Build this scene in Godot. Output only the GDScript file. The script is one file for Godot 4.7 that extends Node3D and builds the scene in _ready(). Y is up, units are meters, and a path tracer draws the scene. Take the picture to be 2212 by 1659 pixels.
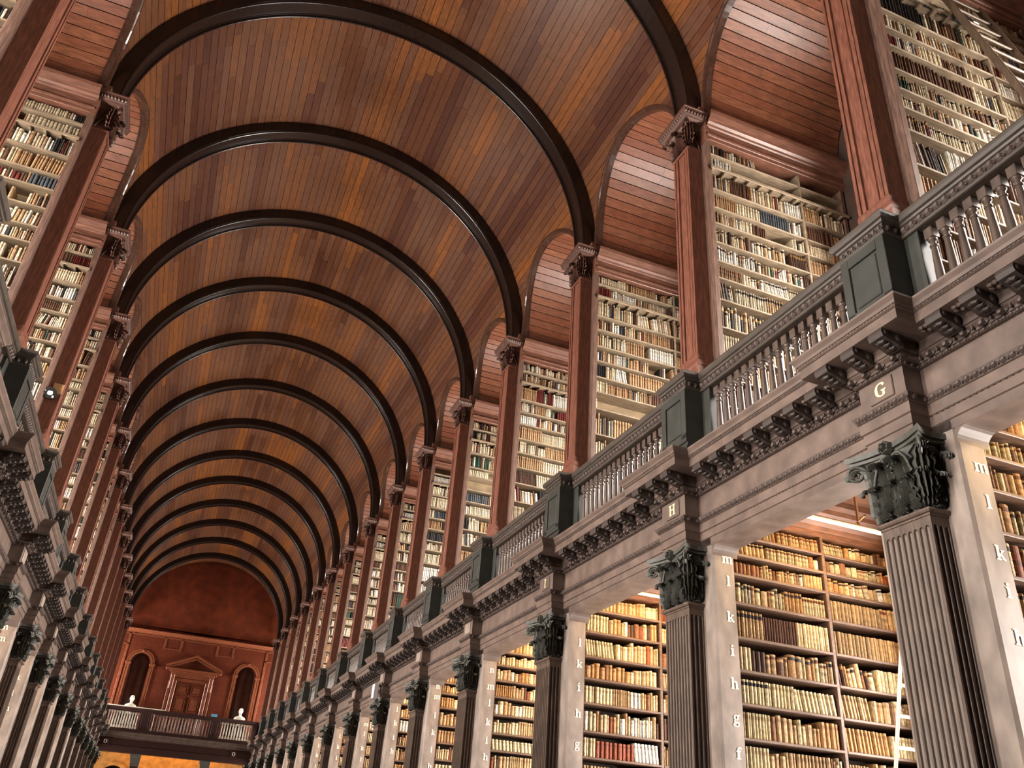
extends Node3D
# A long library nave: two storeys of alcove bookcases between piers, a gallery balustrade, and a boarded barrel vault.
# Right-hand pieces are built in local axes (nave face towards -x, pier centre at z = 0); the left side is the same piece turned half round.

const PZ = {-2: 6.4, -1: 3.2, 0: 0.0, 1: -3.079, 2: -6.49, 3: -9.883, 4: -12.976, 5: -16.071, 6: -19.2, 7: -22.513, 8: -25.936, 9: -29.188, 10: -32.294, 11: -35.502, 12: -38.653, 13: -41.856, 14: -45.017}
const FIRST = -1
const LAST = 14
const END_Z = -47.0
const BACK_Z = 5.6
const SPRING = 11.07      # springing height of the vaults
const VAULT_R = 4.12
const RIB_R = 3.85
const WALL_X = 6.5
const PITCH = 3.2
const ORD = ["first", "second", "third", "fourth", "fifth", "sixth", "seventh", "eighth", "ninth", "tenth", "eleventh", "twelfth"]

var rng := RandomNumberGenerator.new()
var M := {}
var used := {}
var cache := {}

# ---------------------------------------------------------------- mesh builder
class MB:
	var v := PackedVector3Array()
	var n := PackedVector3Array()
	var c := PackedColorArray()
	var uv := PackedVector2Array()
	var col := Color(1, 1, 1)
	func tri(a: Vector3, b: Vector3, d: Vector3) -> void:
		var m := (b - a).cross(d - a)
		if m.length_squared() < 1e-14:
			return
		m = m.normalized()
		v.append_array([a, d, b]); n.append_array([m, m, m]); c.append_array([col, col, col])
	func trin(a: Vector3, b: Vector3, d: Vector3, na: Vector3, nb: Vector3, nd: Vector3) -> void:
		v.append_array([a, d, b]); n.append_array([na, nd, nb]); c.append_array([col, col, col])
	# corners counter-clockwise as seen from outside
	func quad(a: Vector3, b: Vector3, d: Vector3, e: Vector3) -> void:
		var m := (d - a).cross(e - b)
		if m.length_squared() < 1e-14:
			return
		m = m.normalized()
		v.append_array([a, d, b, a, e, d]); n.append_array([m, m, m, m, m, m]); c.append_array([col, col, col, col, col, col])
	func quadn(a: Vector3, b: Vector3, d: Vector3, e: Vector3, na: Vector3, nb: Vector3, nd: Vector3, ne: Vector3) -> void:
		v.append_array([a, d, b, a, e, d]); n.append_array([na, nd, nb, na, ne, nd]); c.append_array([col, col, col, col, col, col])
	func box(lo: Vector3, hi: Vector3) -> void:
		var a := lo; var b := hi
		quad(Vector3(a.x, a.y, b.z), Vector3(b.x, a.y, b.z), Vector3(b.x, b.y, b.z), Vector3(a.x, b.y, b.z))
		quad(Vector3(b.x, a.y, a.z), Vector3(a.x, a.y, a.z), Vector3(a.x, b.y, a.z), Vector3(b.x, b.y, a.z))
		quad(Vector3(b.x, a.y, b.z), Vector3(b.x, a.y, a.z), Vector3(b.x, b.y, a.z), Vector3(b.x, b.y, b.z))
		quad(Vector3(a.x, a.y, a.z), Vector3(a.x, a.y, b.z), Vector3(a.x, b.y, b.z), Vector3(a.x, b.y, a.z))
		quad(Vector3(a.x, b.y, b.z), Vector3(b.x, b.y, b.z), Vector3(b.x, b.y, a.z), Vector3(a.x, b.y, a.z))
		quad(Vector3(a.x, a.y, a.z), Vector3(b.x, a.y, a.z), Vector3(b.x, a.y, b.z), Vector3(a.x, a.y, b.z))
	# box with chamfered edges
	func cbox(lo: Vector3, hi: Vector3, ch: float) -> void:
		var P := func(s: Vector3, ax: int) -> Vector3:
			var p := Vector3(hi.x if s.x > 0 else lo.x, hi.y if s.y > 0 else lo.y, hi.z if s.z > 0 else lo.z)
			for i in 3:
				if i != ax:
					p[i] -= s[i] * ch
			return p
		for ax in 3:
			var b := (ax + 1) % 3
			var d := (ax + 2) % 3
			for s in [-1.0, 1.0]:
				var q: Array[Vector3] = []
				for st in [[-1, -1], [1, -1], [1, 1], [-1, 1]]:
					var g := Vector3.ZERO
					g[ax] = s; g[b] = st[0]; g[d] = st[1]
					q.append(P.call(g, ax))
				if s > 0: quad(q[0], q[1], q[2], q[3])
				else: quad(q[3], q[2], q[1], q[0])
				for t in [-1.0, 1.0]:
					var q2: Array[Vector3] = []
					for u in [-1, 1]:
						var g := Vector3.ZERO
						g[ax] = s; g[b] = t; g[d] = u
						q2.append(P.call(g, ax)); q2.append(P.call(g, b))
					if s * t > 0: quad(q2[0], q2[1], q2[3], q2[2])
					else: quad(q2[2], q2[3], q2[1], q2[0])
		for sx in [-1.0, 1.0]:
			for sy in [-1.0, 1.0]:
				for sz in [-1.0, 1.0]:
					var g := Vector3(sx, sy, sz)
					if sx * sy * sz > 0: tri(P.call(g, 0), P.call(g, 1), P.call(g, 2))
					else: tri(P.call(g, 2), P.call(g, 1), P.call(g, 0))
	# straight moulding along z; profile (x, y) listed from bottom to top on the nave side
	func run_z(prof: Array, z0: float, z1: float) -> void:
		for i in prof.size() - 1:
			var p: Vector2 = prof[i]
			var q: Vector2 = prof[i + 1]
			quad(Vector3(p.x, p.y, z0), Vector3(p.x, p.y, z1), Vector3(q.x, q.y, z1), Vector3(q.x, q.y, z0))
	# moulding along x, facing +z; profile (z, y) from bottom to top
	func run_x(prof: Array, x0: float, x1: float) -> void:
		for i in prof.size() - 1:
			var p: Vector2 = prof[i]
			var q: Vector2 = prof[i + 1]
			quad(Vector3(x0, p.y, p.x), Vector3(x1, p.y, p.x), Vector3(x1, q.y, q.x), Vector3(x0, q.y, q.x))
	# moulding round three sides of a block: profile (projection, y) from bottom to top
	func sweep_u(prof: Array, xf: float, hw: float, xb: float, cap_bottom := true, cap_top := true) -> void:
		for i in prof.size() - 1:
			var p: Vector2 = prof[i]
			var q: Vector2 = prof[i + 1]
			var a := Vector3(xb, p.y, hw + p.x); var a2 := Vector3(xb, q.y, hw + q.x)
			var b := Vector3(xf - p.x, p.y, hw + p.x); var b2 := Vector3(xf - q.x, q.y, hw + q.x)
			var d := Vector3(xf - p.x, p.y, -hw - p.x); var d2 := Vector3(xf - q.x, q.y, -hw - q.x)
			var e := Vector3(xb, p.y, -hw - p.x); var e2 := Vector3(xb, q.y, -hw - q.x)
			quad(b, a, a2, b2); quad(d, b, b2, d2); quad(e, d, d2, e2)
		var f: Vector2 = prof[0]
		var l: Vector2 = prof[prof.size() - 1]
		if cap_bottom:
			quad(Vector3(xf - f.x, f.y, -hw - f.x), Vector3(xb, f.y, -hw - f.x), Vector3(xb, f.y, hw + f.x), Vector3(xf - f.x, f.y, hw + f.x))
		if cap_top:
			quad(Vector3(xf - l.x, l.y, hw + l.x), Vector3(xb, l.y, hw + l.x), Vector3(xb, l.y, -hw - l.x), Vector3(xf - l.x, l.y, -hw - l.x))
	# upright prism on a plan outline given counter-clockwise from above as (x, z)
	func prism(plan: PackedVector2Array, y0: float, y1: float) -> void:
		var k := plan.size()
		for i in k:
			var p := plan[i]; var q := plan[(i + 1) % k]
			quad(Vector3(p.x, y0, p.y), Vector3(q.x, y0, q.y), Vector3(q.x, y1, q.y), Vector3(p.x, y1, p.y))
		var t := Geometry2D.triangulate_polygon(plan)
		for i in range(0, t.size(), 3):
			var a := plan[t[i]]; var b := plan[t[i + 1]]; var d := plan[t[i + 2]]
			var up := (Vector3(b.x, 0, b.y) - Vector3(a.x, 0, a.y)).cross(Vector3(d.x, 0, d.y) - Vector3(a.x, 0, a.y)).y > 0
			if not up:
				var h := b; b = d; d = h
			tri(Vector3(a.x, y1, a.y), Vector3(b.x, y1, b.y), Vector3(d.x, y1, d.y))
			tri(Vector3(a.x, y0, a.y), Vector3(d.x, y0, d.y), Vector3(b.x, y0, b.y))
	func lathe(prof: Array, segs: int, o: Vector3, a0 := 0.0, a1 := TAU) -> void:
		for i in prof.size() - 1:
			var p: Vector2 = prof[i]
			var q: Vector2 = prof[i + 1]
			var sl := Vector2(q.y - p.y, p.x - q.x).normalized()
			for s in segs:
				var t0 := a0 + (a1 - a0) * s / segs
				var t1 := a0 + (a1 - a0) * (s + 1) / segs
				var e0 := Vector3(cos(t0), 0, -sin(t0)); var e1 := Vector3(cos(t1), 0, -sin(t1))
				var n0 := Vector3(e0.x * sl.x, sl.y, e0.z * sl.x); var n1 := Vector3(e1.x * sl.x, sl.y, e1.z * sl.x)
				var up := Vector3(0, 1, 0)
				quadn(o + e0 * p.x + up * p.y, o + e1 * p.x + up * p.y, o + e1 * q.x + up * q.y, o + e0 * q.x + up * q.y, n0, n1, n1, n0)
	func tube(pts: PackedVector3Array, r0: float, r1: float, segs := 6) -> void:
		var k := pts.size()
		var up := Vector3(0.31, 0.87, 0.38).normalized()
		var rings := []
		for i in k:
			var t := (pts[mini(i + 1, k - 1)] - pts[maxi(i - 1, 0)]).normalized()
			var a := t.cross(up).normalized(); var b := t.cross(a).normalized()
			var ring := []
			for s in segs:
				var w := TAU * s / segs
				ring.append(a * cos(w) + b * sin(w))
			rings.append(ring)
		for i in k - 1:
			var ra := lerpf(r0, r1, float(i) / (k - 1)); var rb := lerpf(r0, r1, float(i + 1) / (k - 1))
			for s in segs:
				var s2 := (s + 1) % segs
				var A: Vector3 = rings[i][s]; var B: Vector3 = rings[i][s2]; var C: Vector3 = rings[i + 1][s2]; var D: Vector3 = rings[i + 1][s]
				quadn(pts[i] + A * ra, pts[i] + B * ra, pts[i + 1] + C * rb, pts[i + 1] + D * rb, A, B, C, D)
		for s in range(1, segs - 1):
			tri(pts[0] + rings[0][0] * r0, pts[0] + rings[0][s + 1] * r0, pts[0] + rings[0][s] * r0)
			tri(pts[k - 1] + rings[k - 1][0] * r1, pts[k - 1] + rings[k - 1][s] * r1, pts[k - 1] + rings[k - 1][s + 1] * r1)
	# a low carved lump standing on a plane: centre, half extents along two axes, height vector
	func lump(o: Vector3, a: Vector3, b: Vector3, h: Vector3) -> void:
		var k := 6
		var top := o + h
		var prev := o + a
		var mid_prev := o + a * 0.6 + h * 0.8
		for i in range(1, k + 1):
			var w := TAU * i / k
			var cur := o + a * cos(w) + b * sin(w)
			var mid := o + (a * cos(w) + b * sin(w)) * 0.6 + h * 0.8
			quad(prev, cur, mid, mid_prev)
			tri(mid_prev, mid, top)
			prev = cur; mid_prev = mid
	func put(o: MB, t: Transform3D) -> void:
		var nb := t.basis.inverse().transposed()
		var flip := t.basis.determinant() < 0
		var base := v.size()
		for i in range(0, o.v.size(), 3):
			for j in ([0, 2, 1] if flip else [0, 1, 2]):
				v.append(t * o.v[i + j]); n.append((nb * o.n[i + j]).normalized()); c.append(o.c[i + j] * col)
	func mesh() -> ArrayMesh:
		var m := ArrayMesh.new()
		var arr := []
		arr.resize(Mesh.ARRAY_MAX)
		arr[Mesh.ARRAY_VERTEX] = v; arr[Mesh.ARRAY_NORMAL] = n; arr[Mesh.ARRAY_COLOR] = c
		if uv.size() == v.size() and v.size() > 0:
			arr[Mesh.ARRAY_TEX_UV] = uv
		m.add_surface_from_arrays(Mesh.PRIMITIVE_TRIANGLES, arr)
		return m

# ---------------------------------------------------------------- scene helpers
func part(called: String, mesh: Mesh, mat: Material, parent: Node, t := Transform3D()) -> MeshInstance3D:
	var o := MeshInstance3D.new()
	o.name = called
	o.mesh = mesh
	o.material_override = mat
	o.transform = t
	parent.add_child(o, true)
	return o
func numbered(called: String) -> String:
	var k: int = used.get(called, 0)
	used[called] = k + 1
	return called if k == 0 else "%s_%03d" % [called, k]
func thing(called: String, label: String, category: String, t := Transform3D(), group := "") -> Node3D:
	var o := Node3D.new()
	o.name = numbered(called)
	add_child(o)
	o.transform = t
	tag(o, label, category, group)
	return o
func single(called: String, mesh: Mesh, mat: Material, label: String, category: String, t := Transform3D(), group := "") -> MeshInstance3D:
	var o := MeshInstance3D.new()
	o.name = numbered(called)
	o.mesh = mesh; o.material_override = mat; o.transform = t
	add_child(o)
	tag(o, label, category, group)
	return o
func tag(o: Node, label: String, category: String, group := "") -> void:
	o.set_meta("label", label); o.set_meta("category", category)
	if group: o.set_meta("group", group)
func struct(called: String, mesh: Mesh, mat: Material, label := "") -> Node3D:
	var o: Node3D
	if mesh:
		var mi := MeshInstance3D.new()
		mi.mesh = mesh; mi.material_override = mat
		o = mi
	else:
		o = Node3D.new()
	o.name = called
	add_child(o)
	o.set_meta("kind", "structure")
	if label: o.set_meta("label", label)
	return o
func at_pier(k: int, side: int) -> Transform3D:
	return Transform3D(Basis(Vector3.UP, 0.0 if side > 0 else PI), Vector3(0, 0, PZ[k]))
func where(k: int, side: int) -> String:
	var s := ""
	if k == -1: s = "one pier before letter G"
	elif k <= 2: s = "at letter " + ["G", "H", "I"][k]
	elif k == LAST: s = "next to the end gallery"
	else: s = "%s pier past letter I" % ORD[k - 3]
	return s if side > 0 else "facing side, " + s
func bay_where(b: int, side: int) -> String:
	var s := ""
	if b == -1: s = "bay before letter G"
	elif b == 0: s = "bay between letters G and H"
	elif b == 1: s = "bay between letters H and I"
	elif b == LAST: s = "bay beside the end wall"
	else: s = "%s bay past letter I" % ORD[b - 2]
	return s if side > 0 else "facing side, " + s

# ---------------------------------------------------------------- materials
func noise_tex(freq: float, octaves: int, seed_: int, lo: float, hi: float, size := 512) -> NoiseTexture2D:
	var f := FastNoiseLite.new()
	f.seed = seed_; f.frequency = freq; f.fractal_octaves = octaves
	f.noise_type = FastNoiseLite.TYPE_SIMPLEX_SMOOTH
	var t := NoiseTexture2D.new()
	t.width = size; t.height = size; t.seamless = true; t.noise = f
	var g := Gradient.new()
	g.set_color(0, Color(lo, lo, lo)); g.set_color(1, Color(hi, hi, hi))
	t.color_ramp = g
	return t
func mat(col: Color, rough: float, tex: Texture2D = null, sc := Vector3.ONE, spec := 0.5, vcol := false) -> StandardMaterial3D:
	var m := StandardMaterial3D.new()
	m.albedo_color = col
	m.roughness = rough
	m.metallic_specular = spec
	m.vertex_color_use_as_albedo = vcol
	if tex:
		m.albedo_texture = tex
		m.uv1_triplanar = true
		m.uv1_world_triplanar = true
		m.uv1_scale = sc
	return m
func make_materials() -> void:
	var grain := noise_tex(0.02, 5, 3, 0.62, 1.0)
	var soft := noise_tex(0.008, 4, 8, 0.72, 1.0)
	var blot := noise_tex(0.03, 5, 12, 0.55, 1.0)
	M.grain = grain
	var alongy := Vector3(2.6, 0.35, 2.6)
	var alongz := Vector3(2.6, 2.6, 0.35)
	var alongx := Vector3(0.35, 2.6, 2.6)
	M.entab = mat(Color(0.43, 0.355, 0.315), 0.5, soft, Vector3(0.8, 0.8, 0.8))
	M.modillion = mat(Color(0.25, 0.20, 0.175), 0.6, soft, Vector3(3, 3, 3))  # darker than the other carving: shade under the cornice put into the colour
	M.carved = mat(Color(0.33, 0.265, 0.235), 0.55, soft, Vector3(3, 3, 3))
	M.shaft = mat(Color(0.42, 0.345, 0.295), 0.5, grain, alongy)
	M.capital = mat(Color(0.34, 0.335, 0.305), 0.55, soft, Vector3(2, 2, 2))
	M.pedestal = mat(Color(0.20, 0.202, 0.178), 0.5, soft, Vector3(0.8, 0.8, 0.8))
	M.rail = mat(Color(0.31, 0.268, 0.235), 0.45, grain, alongz)
	M.baluster = mat(Color(0.36, 0.30, 0.265), 0.4, soft, Vector3(3, 1, 3))
	M.upper = mat(Color(0.50, 0.305, 0.235), 0.42, grain, alongy)
	M.upper_cap = mat(Color(0.36, 0.23, 0.18), 0.5, soft, Vector3(3, 3, 3))
	M.upper_trim = mat(Color(0.50, 0.33, 0.26), 0.4, grain, alongx)
	M.stile = mat(Color(0.45, 0.335, 0.28), 0.5, grain, alongy)
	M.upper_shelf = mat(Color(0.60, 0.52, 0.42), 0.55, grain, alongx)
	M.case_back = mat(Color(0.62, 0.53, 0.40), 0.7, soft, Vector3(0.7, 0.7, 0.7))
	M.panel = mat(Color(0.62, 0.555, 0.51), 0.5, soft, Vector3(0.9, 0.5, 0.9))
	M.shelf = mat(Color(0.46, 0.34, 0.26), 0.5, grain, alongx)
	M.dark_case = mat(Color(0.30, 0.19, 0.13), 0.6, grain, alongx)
	M.rib = mat(Color(0.15, 0.095, 0.075), 0.26, grain, Vector3(1.2, 1.2, 1.2))
	M.arch_trim = mat(Color(0.30, 0.20, 0.155), 0.16, grain, Vector3(1.2, 1.2, 1.2))
	M.shell = mat(Color(0.33, 0.21, 0.15), 0.8)
	M.plaster = mat(Color(0.26, 0.175, 0.13), 0.7, soft, Vector3(0.5, 0.5, 0.5))
	M.ceil_low = mat(Color(0.52, 0.34, 0.235), 0.6, grain, alongx)
	M.floor = mat(Color(0.22, 0.145, 0.10), 0.5, grain, alongz)
	M.end_wood = mat(Color(0.50, 0.23, 0.14), 0.4, grain, alongy)
	M.end_trim = mat(Color(0.62, 0.35, 0.23), 0.35, grain, Vector3(1, 1, 1))
	M.end_dark = mat(Color(0.24, 0.11, 0.085), 0.5, grain, alongx)
	M.lunette = mat(Color(0.52, 0.22, 0.10), 0.5, soft, Vector3(0.3, 0.3, 0.3))
	M.niche = mat(Color(0.40, 0.22, 0.17), 0.3, soft, Vector3(0.7, 0.7, 0.7))
	M.gold_plaster = mat(Color(0.72, 0.51, 0.25), 0.7, soft, Vector3(0.6, 0.6, 0.6))
	M.ivory = mat(Color(0.86, 0.83, 0.76), 0.5)
	M.letter = mat(Color(0.93, 0.90, 0.80), 0.5)
	M.gilt = mat(Color(0.88, 0.83, 0.62), 0.45)
	M.ladder = mat(Color(0.36, 0.28, 0.205), 0.5, grain, alongy)
	M.white_ladder = mat(Color(0.82, 0.78, 0.72), 0.5)
	M.iron = mat(Color(0.06, 0.06, 0.06), 0.4)
	M.white_box = mat(Color(0.85, 0.85, 0.85), 0.4)
	M.bracket = mat(Color(0.66, 0.50, 0.34), 0.5)
	M.blue = mat(Color(0.35, 0.62, 0.75), 0.5)
	M.books = mat(Color(1, 1, 1), 0.62, blot, Vector3(2.2, 1.1, 2.2), 0.4, true)
	M.planks = []
	var tones := [Color(0.335, 0.195, 0.145), Color(0.375, 0.23, 0.175), Color(0.405, 0.245, 0.165), Color(0.43, 0.285, 0.215), Color(0.45, 0.29, 0.195), Color(0.475, 0.30, 0.19), Color(0.51, 0.315, 0.185), Color(0.555, 0.335, 0.175)]
	for t in tones:
		M.planks.append(mat(t, 0.31, grain, alongz, 0.5))
	M.plank_mix = mat(Color(1, 1, 1), 0.31, grain, alongz, 0.5, true)
	M.side_planks = []
	for t in [Color(0.56, 0.335, 0.235), Color(0.53, 0.305, 0.21), Color(0.59, 0.37, 0.26), Color(0.55, 0.345, 0.25)]:
		M.side_planks.append(mat(t, 0.42, grain, alongx, 0.5))
	M.side_mix = mat(Color(1, 1, 1), 0.42, grain, alongx, 0.5, true)
	var gl := mat(Color(0.85, 0.87, 0.9), 0.3)
	gl.emission_enabled = true
	gl.emission = Color(0.95, 0.97, 1.0)
	gl.emission_energy_multiplier = 4.0
	M.pane = gl
	var tb := mat(Color(0.95, 0.93, 0.88), 0.4)
	tb.emission_enabled = true
	tb.emission = Color(1.0, 0.86, 0.62)
	tb.emission_energy_multiplier = 2.5
	M.tube = tb

# ---------------------------------------------------------------- carved pieces
func leaf_mb() -> MB:
	if cache.has("leaf_mb"): return cache.leaf_mb
	var mb := MB.new()
	var nu := 12
	var nt := 16
	var P := func(u: float, t: float, back: float) -> Vector3:
		var y := 0.0; var z := 0.0
		if t < 0.68:
			y = t / 0.68 * 0.86; z = 0.04 + 0.10 * t * t
		else:
			var a := (t - 0.68) / 0.32 * 3.5
			y = 0.86 + 0.12 * sin(a); z = 0.086 + 0.15 * (1.0 - cos(a))
		var w := 0.5 * (0.62 + 0.42 * sin(PI * minf(t * 1.15, 1.0))) * (1.0 - 0.35 * maxf(0.0, t - 0.7) / 0.3)
		w *= 1.0 + 0.22 * sin(t * 38.0) * absf(u)
		z += 0.06 * (1.0 - u * u) + 0.075 * cos(u * 12.6 + 0.0) * (1.0 - 0.5 * t) - back
		return Vector3(u * w, y, z)
	for back in [0.0, 0.045]:
		for i in nu:
			for j in nt:
				var u0 := -1.0 + 2.0 * i / nu; var u1 := -1.0 + 2.0 * (i + 1) / nu
				var t0 := float(j) / nt; var t1 := float(j + 1) / nt
				var a: Vector3 = P.call(u0, t0, back); var b: Vector3 = P.call(u1, t0, back); var d: Vector3 = P.call(u1, t1, back); var e: Vector3 = P.call(u0, t1, back)
				if back == 0.0: mb.quad(a, b, d, e)
				else: mb.quad(e, d, b, a)
	for j in nt:
		var t0 := float(j) / nt; var t1 := float(j + 1) / nt
		mb.quad(P.call(1.0, t0, 0.0), P.call(1.0, t0, 0.045), P.call(1.0, t1, 0.045), P.call(1.0, t1, 0.0))
		mb.quad(P.call(-1.0, t0, 0.045), P.call(-1.0, t0, 0.0), P.call(-1.0, t1, 0.0), P.call(-1.0, t1, 0.045))
	cache.leaf_mb = mb
	return mb
func volute_mb() -> MB:
	if cache.has("vol_mb"): return cache.vol_mb
	var mb := MB.new()
	var pts := PackedVector3Array()
	pts.append(Vector3(-0.20, -0.26, 0)); pts.append(Vector3(-0.165, -0.14, 0)); pts.append(Vector3(-0.11, -0.02, 0)); pts.append(Vector3(-0.055, 0.05, 0))
	for i in 25:
		var a := PI * 0.62 - i * 0.52
		var r := 0.068 * (1.0 - i / 30.0)
		pts.append(Vector3(cos(a) * r, sin(a) * r, 0))
	mb.tube(pts, 0.017, 0.008, 6)
	mb.lump(Vector3(0, 0, 0.006), Vector3(0.016, 0, 0), Vector3(0, 0.016, 0), Vector3(0, 0, 0.012))
	cache.vol_mb = mb
	return mb
# facing dir for a leaf: out is the direction it leans
func leaf_at(p: Vector3, out: Vector3, w: float, h: float, d: float) -> Transform3D:
	var z := out.normalized()
	var x := Vector3.UP.cross(z).normalized()
	return Transform3D(Basis(x * w, Vector3.UP * h, z * d), p)
func lower_leaves() -> Array:
	var L := []
	var y0 := 3.925
	for z in [-0.155, 0.0, 0.155]: L.append(leaf_at(Vector3(3.585, y0, z), Vector3(-1, 0, 0), 0.165, 0.25, 0.30))
	for z in [-0.08, 0.08]: L.append(leaf_at(Vector3(3.595, y0 + 0.05, z), Vector3(-1, 0, 0), 0.17, 0.36, 0.42))
	for s in [-1.0, 1.0]:
		L.append(leaf_at(Vector3(3.60, y0, 0.215 * s), Vector3(-1, 0, s), 0.15, 0.27, 0.30))
		L.append(leaf_at(Vector3(3.60, y0 + 0.05, 0.21 * s), Vector3(-0.8, 0, s), 0.16, 0.39, 0.50))
		L.append(leaf_at(Vector3(3.68, y0, 0.215 * s), Vector3(0, 0, s), 0.15, 0.25, 0.28))
		L.append(leaf_at(Vector3(3.72, y0 + 0.04, 0.205 * s), Vector3(0, 0, s), 0.13, 0.37, 0.38))
	return L
func lower_capital_core() -> MB:
	var mb := MB.new()
	# bell
	mb.sweep_u([Vector2(-0.02, 3.90), Vector2(-0.015, 4.10), Vector2(0.0, 4.28), Vector2(0.05, 4.38), Vector2(0.055, 4.40)], 3.60, 0.205, 3.76)
	# abacus with hollowed sides
	for lay in [[4.40, 4.425, 0.0], [4.43, 4.475, 0.02]]:
		var plan := PackedVector2Array()
		var g: float = lay[2]
		var k := 10
		for i in k + 1:
			var s := -1.0 + 2.0 * i / k
			plan.append(Vector2(3.47 - g + 0.075 * (1.0 - s * s), s * (0.355 + g)))
		for i in range(1, 6):
			var s := i / 5.0
			plan.append(Vector2(lerpf(3.47 - g, 3.78, s), 0.355 + g - 0.06 * sin(PI * minf(s * 0.9, 1.0))))
		for i in range(0, 5):
			var s := 1.0 - i / 5.0
			plan.append(Vector2(lerpf(3.47 - g, 3.78, s), -(0.355 + g - 0.06 * sin(PI * minf(s * 0.9, 1.0)))))
		mb.prism(plan, lay[0], lay[1])
	# corner volutes and the small inner scrolls
	for s in [-1.0, 1.0]:
		var dirv := Vector3(-0.72, 0, 0.72 * s).normalized()
		mb.put(volute_mb(), Transform3D(Basis(dirv, Vector3.UP, dirv.cross(Vector3.UP)), Vector3(3.50, 4.33, 0.315 * s)))
		mb.put(volute_mb(), Transform3D(Basis(Vector3(0, 0, -s) * 0.72, Vector3.UP * 0.72, Vector3(-1, 0, 0) * 0.72), Vector3(3.535, 4.34, 0.055 * s)))
		mb.put(volute_mb(), Transform3D(Basis(Vector3(-1, 0, 0) * 0.7, Vector3.UP * 0.7, Vector3(0, 0, s) * 0.7), Vector3(3.66, 4.33, 0.27 * s)))
	# flower on the abacus
	for i in 6:
		var a := TAU * i / 6
		mb.lump(Vector3(3.525, 4.44 + 0.04 * sin(a), 0.04 * cos(a)), Vector3(0, 0.028 * sin(a + 1.0), 0.028 * cos(a + 1.0)), Vector3(0, 0.03 * cos(a), -0.03 * sin(a)), Vector3(-0.055, 0, 0))
	mb.lump(Vector3(3.52, 4.44, 0), Vector3(0, 0, 0.022), Vector3(0, 0.022, 0), Vector3(-0.07, 0, 0))
	return mb
func flute_plan(g: float) -> PackedVector2Array:
	var p := PackedVector2Array()
	var xf := 3.58; var hw := 0.225; var dep := 0.020 * g; var w := 0.0195 * g
	p.append(Vector2(xf, -hw))
	for i in 8:
		var zc := -0.182 + 0.052 * i
		for j in 5:
			var a := PI * j / 4.0
			p.append(Vector2(xf + dep * sin(a), zc - w * cos(a)))
	p.append(Vector2(xf, hw))
	for i in 3:
		var xc := xf + 0.034 + 0.05 * i
		for j in 5:
			var a := PI * j / 4.0
			p.append(Vector2(xc - w * cos(a), hw - dep * sin(a)))
	p.append(Vector2(3.76, hw)); p.append(Vector2(3.76, -hw))
	for i in 3:
		var xc := xf + 0.134 - 0.05 * i
		for j in 5:
			var a := PI * j / 4.0
			p.append(Vector2(xc + w * cos(a), -hw + dep * sin(a)))
	return p
func fluted_shaft() -> Mesh:
	var mb := MB.new()
	var lev := [[0.42, 0.0], [0.47, 0.0], [0.475, 0.5], [0.49, 1.0], [3.765, 1.0], [3.776, 0.86], [3.783, 0.62], [3.787, 0.3], [3.788, 0.0], [3.85, 0.0]]
	for i in lev.size() - 1:
		var a := flute_plan(lev[i][1]); var b := flute_plan(lev[i + 1][1])
		var y0: float = lev[i][0]; var y1: float = lev[i + 1][0]
		for j in a.size():
			var j2 := (j + 1) % a.size()
			mb.quad(Vector3(a[j].x, y0, a[j].y), Vector3(a[j2].x, y0, a[j2].y), Vector3(b[j2].x, y1, b[j2].y), Vector3(b[j].x, y1, b[j].y))
	return mb.mesh()
func merged_capital(core: MB, leaves: Array) -> Mesh:
	var mb := MB.new()
	mb.put(core, Transform3D())
	for t in leaves: mb.put(leaf_mb(), t)
	return mb.mesh()

func lower_pilaster(k: int, side: int) -> void:
	if not cache.has("lp_shaft"):
		cache.lp_shaft = fluted_shaft()
		var b := MB.new()
		b.sweep_u([Vector2(0.05, 0.0), Vector2(0.05, 0.24), Vector2(0.03, 0.25), Vector2(0.045, 0.28), Vector2(0.045, 0.31), Vector2(0.015, 0.33), Vector2(0.012, 0.36), Vector2(0.03, 0.375), Vector2(0.03, 0.40), Vector2(0.0, 0.42)], 3.58, 0.225, 3.76)
		cache.lp_base = b.mesh()
		var a := MB.new()
		a.sweep_u([Vector2(0.0, 3.85), Vector2(0.008, 3.853), Vector2(0.008, 3.868), Vector2(0.022, 3.872), Vector2(0.03, 3.885), Vector2(0.028, 3.90), Vector2(0.012, 3.908), Vector2(0.0, 3.91)], 3.58, 0.225, 3.76)
		cache.lp_ast = a.mesh()
		var core := lower_capital_core()
		cache.lp_core = core.mesh()
		cache.lp_cap = merged_capital(core, lower_leaves())
		cache.leaf = leaf_mb().mesh()
	var t := thing("fluted_pilaster", "fluted brown pilaster with carved leaf capital, " + where(k, side), "pilaster", at_pier(k, side), "fluted pilasters of the lower storey")
	part("base", cache.lp_base, M.shaft, t)
	part("shaft", cache.lp_shaft, M.shaft, t)
	part("astragal", cache.lp_ast, M.shaft, t)
	if side > 0 and k >= 0 and k <= 3:
		var c := part("capital", cache.lp_core, M.capital, t)
		c.set_meta("label", "dark carved leaf capital with corner scrolls")
		for l in lower_leaves(): part("leaf", cache.leaf, M.capital, c, l)
	else:
		part("capital", cache.lp_cap, M.capital, t)

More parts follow.
